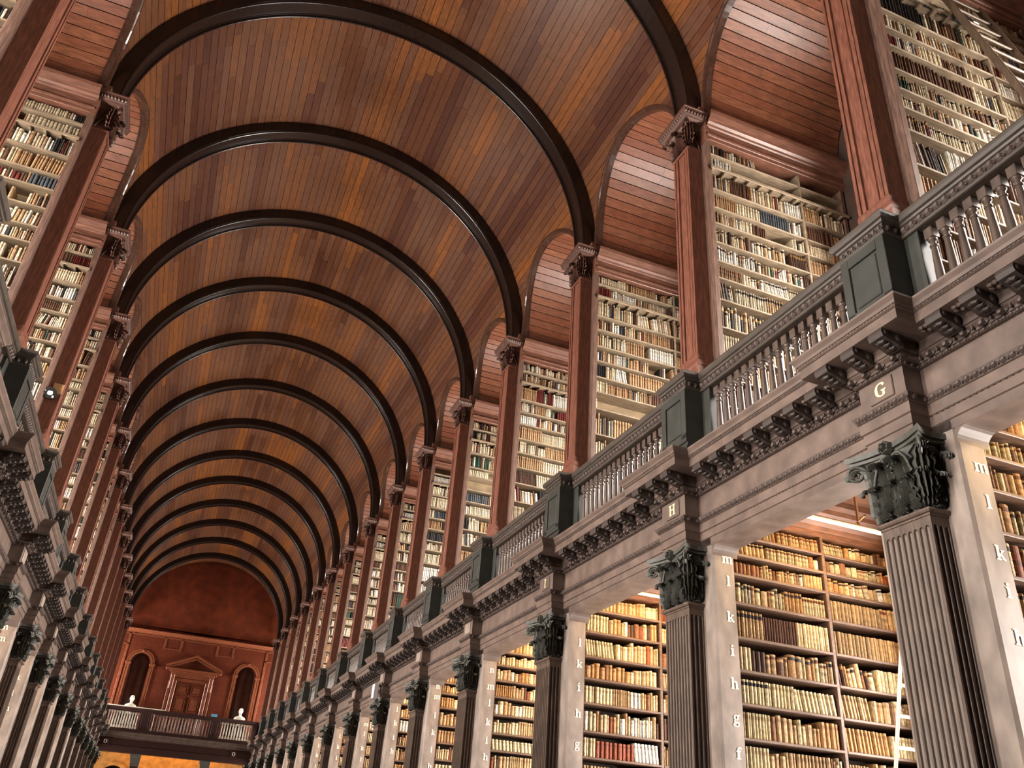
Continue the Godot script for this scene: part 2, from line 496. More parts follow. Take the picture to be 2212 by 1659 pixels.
func upper_leaves() -> Array:
	var L := []
	for z in [-0.10, 0.10]: L.append(leaf_at(Vector3(3.865, 10.40, z), Vector3(-1, 0, 0), 0.15, 0.24, 0.26))
	L.append(leaf_at(Vector3(3.868, 10.43, 0.0), Vector3(-1, 0, 0), 0.16, 0.34, 0.34))
	for s in [-1.0, 1.0]:
		L.append(leaf_at(Vector3(3.88, 10.42, 0.17 * s), Vector3(-0.8, 0, s), 0.15, 0.38, 0.42))
	return L
func upper_capital_core() -> MB:
	var mb := MB.new()
	mb.sweep_u([Vector2(-0.01, 10.37), Vector2(-0.005, 10.62), Vector2(0.03, 10.76), Vector2(0.06, 10.80)], 3.87, 0.17, 4.10)
	mb.sweep_u([Vector2(0.06, 10.80), Vector2(0.10, 10.815), Vector2(0.105, 10.83), Vector2(0.125, 10.85), Vector2(0.15, 10.905), Vector2(0.155, 10.93), Vector2(0.165, 10.935), Vector2(0.165, 10.954)], 3.87, 0.215, 4.24)
	for i in 15:
		var z := -0.34 + 0.68 * i / 14.0
		mb.lump(Vector3(3.735, 10.88, z), Vector3(0, 0.035, 0.010), Vector3(0, 0.006, -0.02), Vector3(-0.022, 0.006, 0))
	for i in 11:
		var x := 3.74 + 0.48 * i / 10.0
		for s in [-1.0, 1.0]:
			mb.lump(Vector3(x, 10.88, 0.352 * s), Vector3(0.010, 0.035, 0), Vector3(-0.02, 0.006, 0), Vector3(0, 0.006, 0.022 * s))
	for s in [-1.0, 1.0]:
		for y in [10.55, 10.70]:
			mb.put(volute_mb(), Transform3D(Basis(Vector3(-1, 0, 0) * 0.62, Vector3.UP * 0.62, Vector3(0, 0, s) * 0.62), Vector3(3.93, y, 0.185 * s)))
		var dirv := Vector3(-0.72, 0, 0.72 * s).normalized()
		mb.put(volute_mb(), Transform3D(Basis(dirv * 0.8, Vector3.UP * 0.8, dirv.cross(Vector3.UP) * 0.8), Vector3(3.80, 10.76, 0.24 * s)))
	return mb
func upper_pilaster(k: int, side: int) -> void:
	if not cache.has("up_shaft"):
		var b := MB.new()
		var p := PackedVector2Array()
		for q in [[0.0, -0.186], [0.0, -0.150], [0.022, -0.147], [0.022, -0.139], [0.004, -0.135], [0.004, -0.090], [0.030, -0.086], [0.030, -0.070], [0.012, -0.064], [0.016, -0.058], [0.016, 0.058], [0.012, 0.064], [0.030, 0.070], [0.030, 0.086], [0.004, 0.090], [0.004, 0.135], [0.022, 0.139], [0.022, 0.147], [0.0, 0.150], [0.0, 0.186], [0.26, 0.186], [0.26, -0.186]]:
			p.append(Vector2(3.856 + q[0], q[1]))
		b.prism(p, 6.98, 10.35)
		cache.up_shaft = b.mesh()
		var a := MB.new()
		a.sweep_u([Vector2(0.03, 6.592), Vector2(0.03, 6.78), Vector2(0.022, 6.79), Vector2(0.03, 6.82), Vector2(0.022, 6.86), Vector2(0.01, 6.89), Vector2(0.01, 6.95), Vector2(0.0, 6.98)], 3.856, 0.186, 4.10)
		cache.up_base = a.mesh()
		var s := MB.new()
		s.sweep_u([Vector2(0.0, 10.34), Vector2(0.012, 10.345), Vector2(0.018, 10.36), Vector2(0.012, 10.375), Vector2(0.0, 10.38)], 3.856, 0.186, 4.10)
		cache.up_ast = s.mesh()
		var core := upper_capital_core()
		cache.up_core = core.mesh()
		cache.up_cap = merged_capital(core, upper_leaves())
	var t := thing("upper_pilaster", "red-brown panelled upper pilaster with carved capital, " + where(k, side), "pilaster", at_pier(k, side), "upper pilasters under the vault")
	part("base", cache.up_base, M.upper, t)
	part("shaft", cache.up_shaft, M.upper, t)
	part("astragal", cache.up_ast, M.upper, t)
	if k >= 1 and k <= 3:
		var c := part("capital", cache.up_core, M.upper_cap, t)
		for l in upper_leaves(): part("leaf", cache.leaf, M.upper_cap, c, l)
	else:
		part("capital", cache.up_cap, M.upper_cap, t)

# ---------------------------------------------------------------- entablature, balustrade, pedestals
const ENT = [[0.0, 4.487], [0.0, 4.560], [0.012, 4.567], [0.012, 4.645], [0.026, 4.655], [0.026, 4.740], [0.040, 4.746], [0.062, 4.796], [0.062, 4.803], [0.0, 4.812], [0.0, 5.064], [0.022, 5.070], [0.030, 5.090], [0.044, 5.096], [0.050, 5.112], [0.080, 5.136], [0.088, 5.146], [0.100, 5.150], [0.100, 5.232], [0.305, 5.237], [0.305, 5.322], [0.318, 5.328], [0.318, 5.348], [0.330, 5.352], [0.338, 5.375], [0.362, 5.404], [0.366, 5.420]]
func ent_prof(i0: int, i1: int) -> Array:
	var a := []
	for i in range(i0, i1 + 1): a.append(Vector2(ENT[i][0], ENT[i][1]))
	return a
func modillion_mesh() -> Mesh:
	if cache.has("modillion"): return cache.modillion
	var mb := MB.new()
	# scroll bracket under the corona, origin at its top, wall side; projects towards -x
	var pr := PackedVector2Array([Vector2(0, 0), Vector2(-0.20, 0), Vector2(-0.208, -0.03), Vector2(-0.195, -0.065), Vector2(-0.15, -0.078), Vector2(-0.10, -0.088), Vector2(-0.05, -0.112), Vector2(-0.0, -0.118)])
	var k := pr.size()
	for i in range(1, k - 1):
		var p := pr[i]; var q := pr[i + 1]
		mb.quad(Vector3(p.x, p.y, 0.07), Vector3(p.x, p.y, -0.07), Vector3(q.x, q.y, -0.07), Vector3(q.x, q.y, 0.07))
	for i in range(1, k - 1):
		mb.tri(Vector3(0, 0, 0.07), Vector3(pr[i].x, pr[i].y, 0.07), Vector3(pr[i + 1].x, pr[i + 1].y, 0.07))
		mb.tri(Vector3(0, 0, -0.07), Vector3(pr[i + 1].x, pr[i + 1].y, -0.07), Vector3(pr[i].x, pr[i].y, -0.07))
	for i in 3:
		mb.lump(Vector3(-0.05 - 0.05 * i, -0.105 + 0.012 * i, 0), Vector3(0.035, 0, 0), Vector3(0, 0, 0.05), Vector3(-0.006, -0.020, 0))
	for s in [-1.0, 1.0]:
		mb.lump(Vector3(-0.045, -0.05, 0.07 * s), Vector3(0.035, 0, 0), Vector3(0, 0.035, 0), Vector3(0, 0, 0.012 * s))
		mb.lump(Vector3(-0.165, -0.026, 0.07 * s), Vector3(0.022, 0, 0), Vector3(0, 0.022, 0), Vector3(0, 0, 0.010 * s))
	cache.modillion = mb.mesh()
	return cache.modillion
func carve_front(mb: MB, x: float, y: float, h: float, proj: float, z0: float, z1: float, step: float) -> void:
	var k := int((z1 - z0) / step)
	for i in k:
		var z := z0 + (i + 0.5) * (z1 - z0) / k
		mb.lump(Vector3(x, y, z), Vector3(0, h * 0.55, step * 0.18), Vector3(0, -h * 0.12, step * 0.42), Vector3(-proj, 0.15 * h, 0))
		mb.lump(Vector3(x + 0.002, y - h * 0.2, z + step * 0.5), Vector3(0, h * 0.3, 0), Vector3(0, 0, step * 0.14), Vector3(-proj * 0.75, 0, 0))
func carve_side(mb: MB, z: float, s: float, y: float, h: float, proj: float, x0: float, x1: float, step: float) -> void:
	var k := maxi(1, int((x1 - x0) / step))
	for i in k:
		var x := x0 + (i + 0.5) * (x1 - x0) / k
		mb.lump(Vector3(x, y, z * s), Vector3(step * 0.18, h * 0.55, 0), Vector3(step * 0.42, -h * 0.12, 0), Vector3(0, 0.15 * h, proj * s))
func egg_mesh() -> Mesh:
	if cache.has("egg"): return cache.egg
	var mb := MB.new()
	mb.lump(Vector3.ZERO, Vector3(0, 0.040, 0), Vector3(0, 0, 0.036), Vector3(-0.040, -0.014, 0))
	mb.lump(Vector3(0.004, 0.006, 0), Vector3(0, 0.044, 0), Vector3(0, 0, 0.056), Vector3(-0.014, 0, 0))
	cache.egg = mb.mesh()
	cache.egg_mb = mb
	var d := MB.new()
	d.lump(Vector3.ZERO, Vector3(0, 0.036, 0), Vector3(0, 0, 0.012), Vector3(-0.018, -0.012, 0))
	cache.dart_mb = d
	return cache.egg
func entablature_bay(b: int, side: int) -> void:
	if not cache.has("ent_arch"):
		var xr := 3.75
		var L := PITCH / 2
		egg_mesh()
		var F := func(i0: int, i1: int) -> Array:
			var a := []
			for p in ent_prof(i0, i1): a.append(Vector2(xr - p.x, p.y))
			return a
		var a := MB.new()
		a.quad(Vector3(xr, 4.487, -L), Vector3(4.06, 4.487, -L), Vector3(4.06, 4.487, L), Vector3(xr, 4.487, L))
		a.quad(Vector3(4.06, 4.487, L), Vector3(4.06, 4.487, -L), Vector3(4.06, 5.25, -L), Vector3(4.06, 5.25, L))
		a.run_z(F.call(0, 6), -L, L)
		cache.ent_arch = a.mesh()
		var bd := MB.new()
		var z := -L
		while z < L:
			bd.lump(Vector3(xr - 0.014, 4.650, z + 0.02), Vector3(0, 0.007, 0), Vector3(0, 0, 0.014), Vector3(-0.012, 0, 0))
			z += 0.05
		cache.ent_bead = bd.mesh()
		var c := MB.new()
		c.run_z(F.call(6, 9), -L, L)
		carve_front(c, xr - 0.048, 4.772, 0.046, 0.022, -L, L, 0.075)
		cache.ent_carve = c.mesh()
		var f := MB.new()
		f.run_z(F.call(9, 10), -L, L)
		cache.ent_frieze = f.mesh()
		var c2 := MB.new()
		c2.run_z(F.call(10, 13), -L, L)
		carve_front(c2, xr - 0.024, 5.080, 0.030, 0.018, -L, L, 0.055)
		cache.ent_carve2 = c2.mesh()
		var o := MB.new()
		o.run_z(F.call(13, 18), -L, L)
		for i in 19:
			o.put(cache.dart_mb, Transform3D(Basis(), Vector3(xr - 0.066, 5.124, -L + (i + 1.0) * PITCH / 20)))
		cache.ent_ovolo = o.mesh()
		var o2 := MB.new()
		for i in 20:
			o2.put(cache.egg_mb, Transform3D(Basis(), Vector3(xr - 0.064, 5.122, -L + (i + 0.5) * PITCH / 20)))
		cache.ent_eggs = o2.mesh()
		var c3 := MB.new()
		c3.run_z(F.call(18, 21), -L, L)
		c3.run_z(F.call(22, 26), -L, L)
		c3.quad(Vector3(xr - 0.366, 5.42, L), Vector3(4.1, 5.42, L), Vector3(4.1, 5.42, -L), Vector3(xr - 0.366, 5.42, -L))
		for i in 8:
			var zc := -1.0675 + 0.305 * i
			for j in 5:
				var w := TAU * j / 5
				c3.lump(Vector3(xr - 0.20 + 0.035 * cos(w), 5.234, zc + 0.035 * sin(w)), Vector3(0.026, 0, 0), Vector3(0, 0, -0.026), Vector3(0, -0.022, 0))
		cache.ent_cornice = c3.mesh()
		var c4 := MB.new()
		c4.run_z(F.call(21, 22), -L, L)
		carve_front(c4, xr - 0.318, 5.338, 0.020, 0.010, -L, L, 0.035)
		cache.ent_carve3 = c4.mesh()
	var z0: float = PZ[b]
	var z1: float = PZ[b + 1] if b < LAST else END_Z
	var len := z0 - z1
	var t := Transform3D(Basis(Vector3.UP, 0.0 if side > 0 else PI) * Basis.from_scale(Vector3(1, 1, len / PITCH)), Vector3(0, 0, (z0 + z1) / 2))
	var e := thing("entablature", "carved wooden entablature run under the balustrade, " + bay_where(b, side), "entablature", t, "entablature runs between the piers")
	part("architrave", cache.ent_arch, M.entab, e)
	part("bead_moulding", cache.ent_bead, M.carved, e)
	part("leaf_moulding", cache.ent_carve, M.carved, e)
	part("frieze", cache.ent_frieze, M.entab, e)
	part("leaf_moulding", cache.ent_carve2, M.carved, e)
	part("ovolo", cache.ent_ovolo, M.carved, e)
	var c := part("cornice", cache.ent_cornice, M.entab, e)
	part("rope_moulding", cache.ent_carve3, M.carved, c)
	if side > 0 and b >= -1 and b <= 2:
		for i in 20:
			part("egg", cache.egg, M.carved, e, Transform3D(Basis(), Vector3(3.686, 5.122, -PITCH / 2 + (i + 0.5) * PITCH / 20)))
	else:
		part("egg_moulding", cache.ent_eggs, M.carved, e)
	if b < LAST:
		for i in 7:
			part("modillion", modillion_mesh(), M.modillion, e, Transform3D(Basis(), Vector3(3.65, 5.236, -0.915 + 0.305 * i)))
func pier_entablature(k: int, side: int) -> void:
	var xr := 3.57
	var hw := 0.232
	if not cache.has("pe_body"):
		var b := MB.new()
		b.sweep_u(ent_prof(0, 6), xr, hw, 3.78, true, false)
		b.sweep_u(ent_prof(9, 10), xr, hw, 3.78, false, false)
		b.sweep_u(ent_prof(13, 18), xr, hw, 3.78, false, false)
		cache.pe_body = b.mesh()
		var c := MB.new()
		c.sweep_u(ent_prof(6, 9), xr, hw, 3.78, false, false)
		carve_front(c, xr - 0.048, 4.772, 0.046, 0.022, -hw - 0.04, hw + 0.04, 0.075)
		for s in [-1.0, 1.0]: carve_side(c, hw + 0.048, s, 4.772, 0.046, 0.022, xr - 0.04, 3.75, 0.075)
		c.sweep_u(ent_prof(10, 13), xr, hw, 3.78, false, false)
		carve_front(c, xr - 0.024, 5.080, 0.030, 0.018, -hw - 0.02, hw + 0.02, 0.055)
		for s in [-1.0, 1.0]: carve_side(c, hw + 0.024, s, 5.080, 0.030, 0.018, xr - 0.02, 3.75, 0.055)
		for i in 4:
			c.put(cache.egg_mb, Transform3D(Basis(), Vector3(xr - 0.064, 5.122, -0.23 + 0.153 * i)))
		cache.pe_carve = c.mesh()
		var g := MB.new()
		g.sweep_u(ent_prof(18, 26), xr, hw, 3.90, false, true)
		carve_front(g, xr - 0.318, 5.338, 0.020, 0.010, -hw - 0.31, hw + 0.31, 0.035)
		cache.pe_cornice = g.mesh()
		var p := MB.new()
		p.cbox(Vector3(xr - 0.014, 4.862, -0.125), Vector3(xr + 0.01, 5.045, 0.125), 0.006)
		cache.pe_plate = p.mesh()
	var t := thing("pier_entablature", "projecting carved entablature block over the pilaster, " + where(k, side), "entablature", at_pier(k, side), "projecting entablature blocks over the pilasters")
	part("body", cache.pe_body, M.entab, t)
	part("leaf_moulding", cache.pe_carve, M.carved, t)
	var c := part("cornice", cache.pe_cornice, M.entab, t)
	for i in 3:
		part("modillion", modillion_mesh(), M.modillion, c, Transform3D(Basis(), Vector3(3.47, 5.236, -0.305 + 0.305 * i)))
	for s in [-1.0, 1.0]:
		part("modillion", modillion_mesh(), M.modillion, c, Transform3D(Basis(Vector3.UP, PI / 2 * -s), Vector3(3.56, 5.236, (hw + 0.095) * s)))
	var pl := part("letter_plate", cache.pe_plate, M.entab if k <= 2 else M.panel, t)  # plates past letter I are paler, with glare put into their colour
	if side > 0 and k >= 0 and k <= 2:
		pl.set_meta("label", "brown plate with a cream capital letter " + ["G", "H", "I"][k])
		part("letter", letter_mesh(["G", "H", "I"][k], 0.165), M.gilt, pl, Transform3D(Basis(Vector3.UP, -PI / 2), Vector3(xr - 0.016, 4.952, 0.0)))
func letter_mesh(ch: String, em: float) -> Mesh:
	var key := "let_%s_%.3f" % [ch, em]
	if cache.has(key): return cache[key]
	var f := SystemFont.new()
	f.font_names = PackedStringArray(["Droid Serif"])
	f.font_weight = 700
	var t := TextMesh.new()
	t.text = ch
	t.font = f
	t.font_size = 64
	t.pixel_size = em / 64.0
	t.depth = 0.006
	t.curve_step = 1.0
	cache[key] = t
	return t
func pedestal(k: int, side: int) -> void:
	var cap := [Vector2(0.0, 6.37), Vector2(0.012, 6.376), Vector2(0.014, 6.394), Vector2(0.004, 6.40), Vector2(0.004, 6.485), Vector2(0.02, 6.492), Vector2(0.026, 6.512), Vector2(0.045, 6.522), Vector2(0.06, 6.548), Vector2(0.062, 6.575), Vector2(0.055, 6.592)]
	if not cache.has("ped_body"):
		var b := MB.new()
		b.sweep_u([Vector2(0, 5.60), Vector2(0, 6.37)], 3.62, 0.255, 4.02, false, false)
		cache.ped_body = b.mesh()
		var f := MB.new()
		var x0 := 3.60; var x1 := 3.625
		f.cbox(Vector3(x0, 5.74, -0.255), Vector3(x1, 6.37, -0.165), 0.004)
		f.cbox(Vector3(x0, 5.74, 0.165), Vector3(x1, 6.37, 0.255), 0.004)
		f.cbox(Vector3(x0, 6.27, -0.166), Vector3(x1, 6.37, 0.166), 0.004)
		f.cbox(Vector3(x0, 5.70, -0.255), Vector3(x1, 5.80, 0.255), 0.004)
		cache.ped_frame = f.mesh()
		var p := MB.new()
		p.cbox(Vector3(3.608, 5.825, -0.14), Vector3(3.63, 6.245, 0.14), 0.008)
		cache.ped_panel = p.mesh()
		var c := MB.new()
		c.sweep_u(cap, 3.62, 0.255, 4.04)
		carve_front(c, 3.616, 6.442, 0.06, 0.024, -0.255, 0.255, 0.06)
		for s in [-1.0, 1.0]: carve_side(c, 0.259, s, 6.442, 0.06, 0.02, 3.63, 3.80, 0.06)
		cache.ped_cap = c.mesh()
		var g := MB.new()
		g.sweep_u([Vector2(0.07, 5.42), Vector2(0.07, 5.56), Vector2(0.06, 5.575), Vector2(0.045, 5.585), Vector2(0.03, 5.62), Vector2(0.015, 5.645), Vector2(0.012, 5.665), Vector2(0.0, 5.675)], 3.62, 0.255, 4.04)
		cache.ped_base = g.mesh()
	var t := thing("pedestal", "grey-green panelled balustrade pedestal with carved cap, " + where(k, side), "pedestal", at_pier(k, side), "balustrade pedestals")
	part("body", cache.ped_body, M.pedestal, t)
	part("frame", cache.ped_frame, M.pedestal, t)
	part("panel", cache.ped_panel, M.pedestal, t)
	part("cap", cache.ped_cap, M.rail, t)
	part("plinth", cache.ped_base, M.pedestal, t)
func baluster_mb() -> MB:
	var mb := MB.new()
	mb.cbox(Vector3(-0.042, 0.0, -0.042), Vector3(0.042, 0.105, 0.042), 0.004)
	mb.lathe([Vector2(0.030, 0.10), Vector2(0.040, 0.112), Vector2(0.041, 0.124), Vector2(0.030, 0.135), Vector2(0.027, 0.15), Vector2(0.034, 0.165), Vector2(0.038, 0.22), Vector2(0.036, 0.34), Vector2(0.028, 0.53), Vector2(0.025, 0.575), Vector2(0.034, 0.583), Vector2(0.035, 0.595), Vector2(0.026, 0.605), Vector2(0.025, 0.63), Vector2(0.038, 0.645), Vector2(0.040, 0.662), Vector2(0.034, 0.67)], 10, Vector3.ZERO)
	mb.cbox(Vector3(-0.042, 0.665, -0.042), Vector3(0.042, 0.77, 0.042), 0.004)
	return mb
func balustrade(b: int, side: int) -> void:
	var z0: float = PZ[b]
	var z1: float = PZ[b + 1] if b < LAST else END_Z
	var L := (z0 - z1) / 2
	if not cache.has("baluster"):
		cache.baluster = baluster_mb().mesh()
	var r := MB.new()
	var hl := L - 0.257
	r.run_z([Vector2(3.82, 6.37), Vector2(3.808, 6.376), Vector2(3.806, 6.394), Vector2(3.816, 6.40), Vector2(3.816, 6.485), Vector2(3.80, 6.492), Vector2(3.794, 6.512), Vector2(3.775, 6.522), Vector2(3.76, 6.548), Vector2(3.758, 6.575), Vector2(3.765, 6.592), Vector2(3.80, 6.598)], -hl, hl)
	r.quad(Vector3(3.80, 6.598, hl), Vector3(4.02, 6.598, hl), Vector3(4.02, 6.598, -hl), Vector3(3.80, 6.598, -hl))
	r.quad(Vector3(4.02, 6.37, hl), Vector3(4.02, 6.37, -hl), Vector3(4.02, 6.598, -hl), Vector3(4.02, 6.598, hl))
	r.quad(Vector3(3.82, 6.37, -hl), Vector3(4.02, 6.37, -hl), Vector3(4.02, 6.37, hl), Vector3(3.82, 6.37, hl))
	var cv := MB.new()
	carve_front(cv, 3.812, 6.443, 0.062, 0.026, -hl, hl, 0.085)
	var base := MB.new()
	base.run_z([Vector2(3.80, 5.42), Vector2(3.80, 5.53), Vector2(3.81, 5.545), Vector2(3.825, 5.56), Vector2(3.83, 5.60)], -hl, hl)
	base.quad(Vector3(3.83, 5.60, hl), Vector3(4.0, 5.60, hl), Vector3(4.0, 5.60, -hl), Vector3(3.83, 5.60, -hl))
	base.quad(Vector3(4.0, 5.42, hl), Vector3(4.0, 5.42, -hl), Vector3(4.0, 5.60, -hl), Vector3(4.0, 5.60, hl))
	var t := thing("balustrade", "gallery balustrade with carved rail and turned balusters, " + bay_where(b, side), "balustrade", Transform3D(Basis(Vector3.UP, 0.0 if side > 0 else PI), Vector3(0, 0, (z0 + z1) / 2)), "gallery balustrades")
	var rail := part("rail", r.mesh(), M.rail, t)
	part("leaf_moulding", cv.mesh(), M.carved, rail)
	part("base_rail", base.mesh(), M.rail, t)
	for s in [-1.0, 1.0]:
		var eb := MB.new()
		eb.cbox(Vector3(3.832, 5.60, minf(s * hl, s * (hl - 0.15))), Vector3(4.0, 6.37, maxf(s * hl, s * (hl - 0.15))), 0.004)
		part("end_block", eb.mesh(), M.pedestal, t)
	var inner := L - 0.40
	var cnt := int(inner * 2 / 0.132)
	if b <= 8:
		for i in cnt:
			part("baluster", cache.baluster, M.baluster, t, Transform3D(Basis(), Vector3(3.915, 5.60, -inner + (i + 0.5) * inner * 2 / cnt)))
	else:
		var mb := MB.new()
		for i in cnt:
			mb.put(baluster_small(), Transform3D(Basis(), Vector3(3.915, 5.60, -inner + (i + 0.5) * inner * 2 / cnt)))
		var o := part("balusters", mb.mesh(), M.baluster, t)
		o.set_meta("kind", "stuff")
func baluster_small() -> MB:
	if cache.has("bal_small"): return cache.bal_small
	var mb := MB.new()
	mb.box(Vector3(-0.042, 0.0, -0.042), Vector3(0.042, 0.105, 0.042))
	mb.lathe([Vector2(0.04, 0.105), Vector2(0.027, 0.15), Vector2(0.037, 0.25), Vector2(0.025, 0.6), Vector2(0.04, 0.665)], 6, Vector3.ZERO)
	mb.box(Vector3(-0.042, 0.665, -0.042), Vector3(0.042, 0.77, 0.042))
	cache.bal_small = mb
	return mb

# ---------------------------------------------------------------- vaults
func vp(th: float, r: float, z: float) -> Vector3:
	return Vector3(r * cos(th), SPRING + r * sin(th), z)
func plank_into(mb: MB, t0: float, t1: float, za0: float, za1: float, zb0: float, zb1: float, r: float) -> void:
	# z range za at angle t0, zb at angle t1
	var R2 := r + 0.022
	var A := vp(t0, r, za0); var B := vp(t0, r, za1); var C := vp(t1, r, zb1); var D := vp(t1, r, zb0)
	var A2 := vp(t0, R2, za0); var B2 := vp(t0, R2, za1); var C2 := vp(t1, R2, zb1); var D2 := vp(t1, R2, zb0)
	mb.quad(A, B, C, D)
	mb.quad(A2, B2, B, A); mb.quad(D, C, C2, D2); mb.quad(B2, C2, C, B); mb.quad(A, D, D2, A2)
func vault_bay(b: int) -> void:
	var z0: float = PZ[b]
	var z1: float = PZ[b + 1] if b < LAST else END_Z
	var zc := (z0 + z1) / 2
	var L := (z0 - z1) / 2
	var rs := maxf(L - 0.30, 0.5)
	var open := b < LAST
	var node := struct(numbered("ceiling"), null, null, "brown boarded barrel vault between two ribs, " + bay_where(b, 1))
	node.position = Vector3(0, 0, zc)
	var N := 84
	var dt := PI / N
	var shell := MB.new()
	var single_boards := b >= 0 and b <= 3
	var mixed := MB.new()
	var ns := FastNoiseLite.new()
	ns.seed = 41; ns.frequency = 0.11
	var gap := 0.0042 / VAULT_R
	for i in N:
		var t0 := i * dt; var t1 := (i + 1) * dt
		var h0 := VAULT_R * sin(t0); var h1 := VAULT_R * sin(t1)
		var hmax := maxf(h0, h1)
		var rows := []
		var e := L - 0.16
		if open and minf(h0, h1) < rs:
			var a0 := sqrt(maxf(rs * rs - h0 * h0, 0.0)); var a1 := sqrt(maxf(rs * rs - h1 * h1, 0.0))
			rows.append([-e, -a0, -e, -a1, 1]); rows.append([a0, e, a1, e, 1])
		else:
			var cuts := [-e]
			var z := -e
			while true:
				z += rng.randf_range(0.7, 2.6)
				if z > e - 0.4: break
				cuts.append(z)
			cuts.append(e)
			for j in cuts.size() - 1: rows.append([cuts[j] + 0.0015, cuts[j + 1] - 0.0015, cuts[j] + 0.0015, cuts[j + 1] - 0.0015, 0])
			plank_into(shell, t0, t1, -e, e, -e, e, VAULT_R + 0.03)
		for r in rows:
			if r[4] == 1:
				plank_into(shell, t0, t1, r[0], r[1], r[2], r[3], VAULT_R + 0.03)
			var tone := clampi(int(round(3.5 + ns.get_noise_2d(i * 1.0, b * 7.0 + r[0]) * 7.0 + rng.randfn(0.0, 0.75))), 0, 7)
			var lift := rng.randf_range(0.0, 0.004)
			if single_boards:
				var mb := MB.new()
				plank_into(mb, t0 + gap, t1 - gap, r[0], r[1], r[2], r[3], VAULT_R - lift)
				part("plank", mb.mesh(), M.planks[tone], node)
			else:
				mixed.col = (M.planks[tone] as StandardMaterial3D).albedo_color.srgb_to_linear()
				plank_into(mixed, t0 + gap, t1 - gap, r[0], r[1], r[2], r[3], VAULT_R - lift)
	part("backing", shell.mesh(), M.shell, node)
	if not single_boards:
		var o := part("planks", mixed.mesh(), M.plank_mix, node)
		o.set_meta("kind", "stuff")
func rib(k: int) -> void:
	if not cache.has("rib"):
		var mb := MB.new()
		var half := [[4.135, 0.190], [3.905, 0.184], [3.895, 0.180], [3.888, 0.168], [3.888, 0.140], [3.902, 0.132], [3.902, 0.120], [3.915, 0.112]]
		var pr := []
		for p in half: pr.append(Vector2(p[0], p[1]))
		half.reverse()
		for p in half: pr.append(Vector2(p[0], -p[1]))
		var NS := 72
		for i in pr.size() - 1:
			var p: Vector2 = pr[i]; var q: Vector2 = pr[i + 1]
			for s in NS:
				var t0 := PI * s / NS; var t1 := PI * (s + 1) / NS
				mb.quad(vp(t0, q.x, q.y), vp(t0, p.x, p.y), vp(t1, p.x, p.y), vp(t1, q.x, q.y))
			for sd in [1.0, -1.0]:
				var a := Vector3(sd * q.x, 10.954, q.y); var d := Vector3(sd * p.x, 10.954, p.y)
				var a2 := Vector3(sd * q.x, SPRING, q.y); var d2 := Vector3(sd * p.x, SPRING, p.y)
				if sd > 0: mb.quad(a, d, d2, a2)
				else: mb.quad(d, a, a2, d2)
		cache.rib = mb.mesh()
		var bead := MB.new()
		for zz in [0.158, -0.158]:
			for s in NS:
				var t0 := PI * s / NS; var t1 := PI * (s + 1) / NS
				for j in 6:
					var a0 := PI * j / 6.0; var a1 := PI * (j + 1) / 6.0
					var r0 := 3.890 - 0.032 * sin(a0); var r1 := 3.890 - 0.032 * sin(a1)
					var w0: float = zz + 0.022 * cos(a0); var w1: float = zz + 0.022 * cos(a1)
					bead.quad(vp(t0, r1, w1), vp(t0, r0, w0), vp(t1, r0, w0), vp(t1, r1, w1))
		cache.rib_bead = bead.mesh()
	var t := thing("vault_rib", "dark moulded arch rib crossing the vault, springing " + where(k, 1), "rib", Transform3D(Basis(), Vector3(0, 0, PZ[k] + 0.03)), "vault ribs")
	part("arch", cache.rib, M.rib, t)
	part("bead_moulding", cache.rib_bead, M.rib, t)
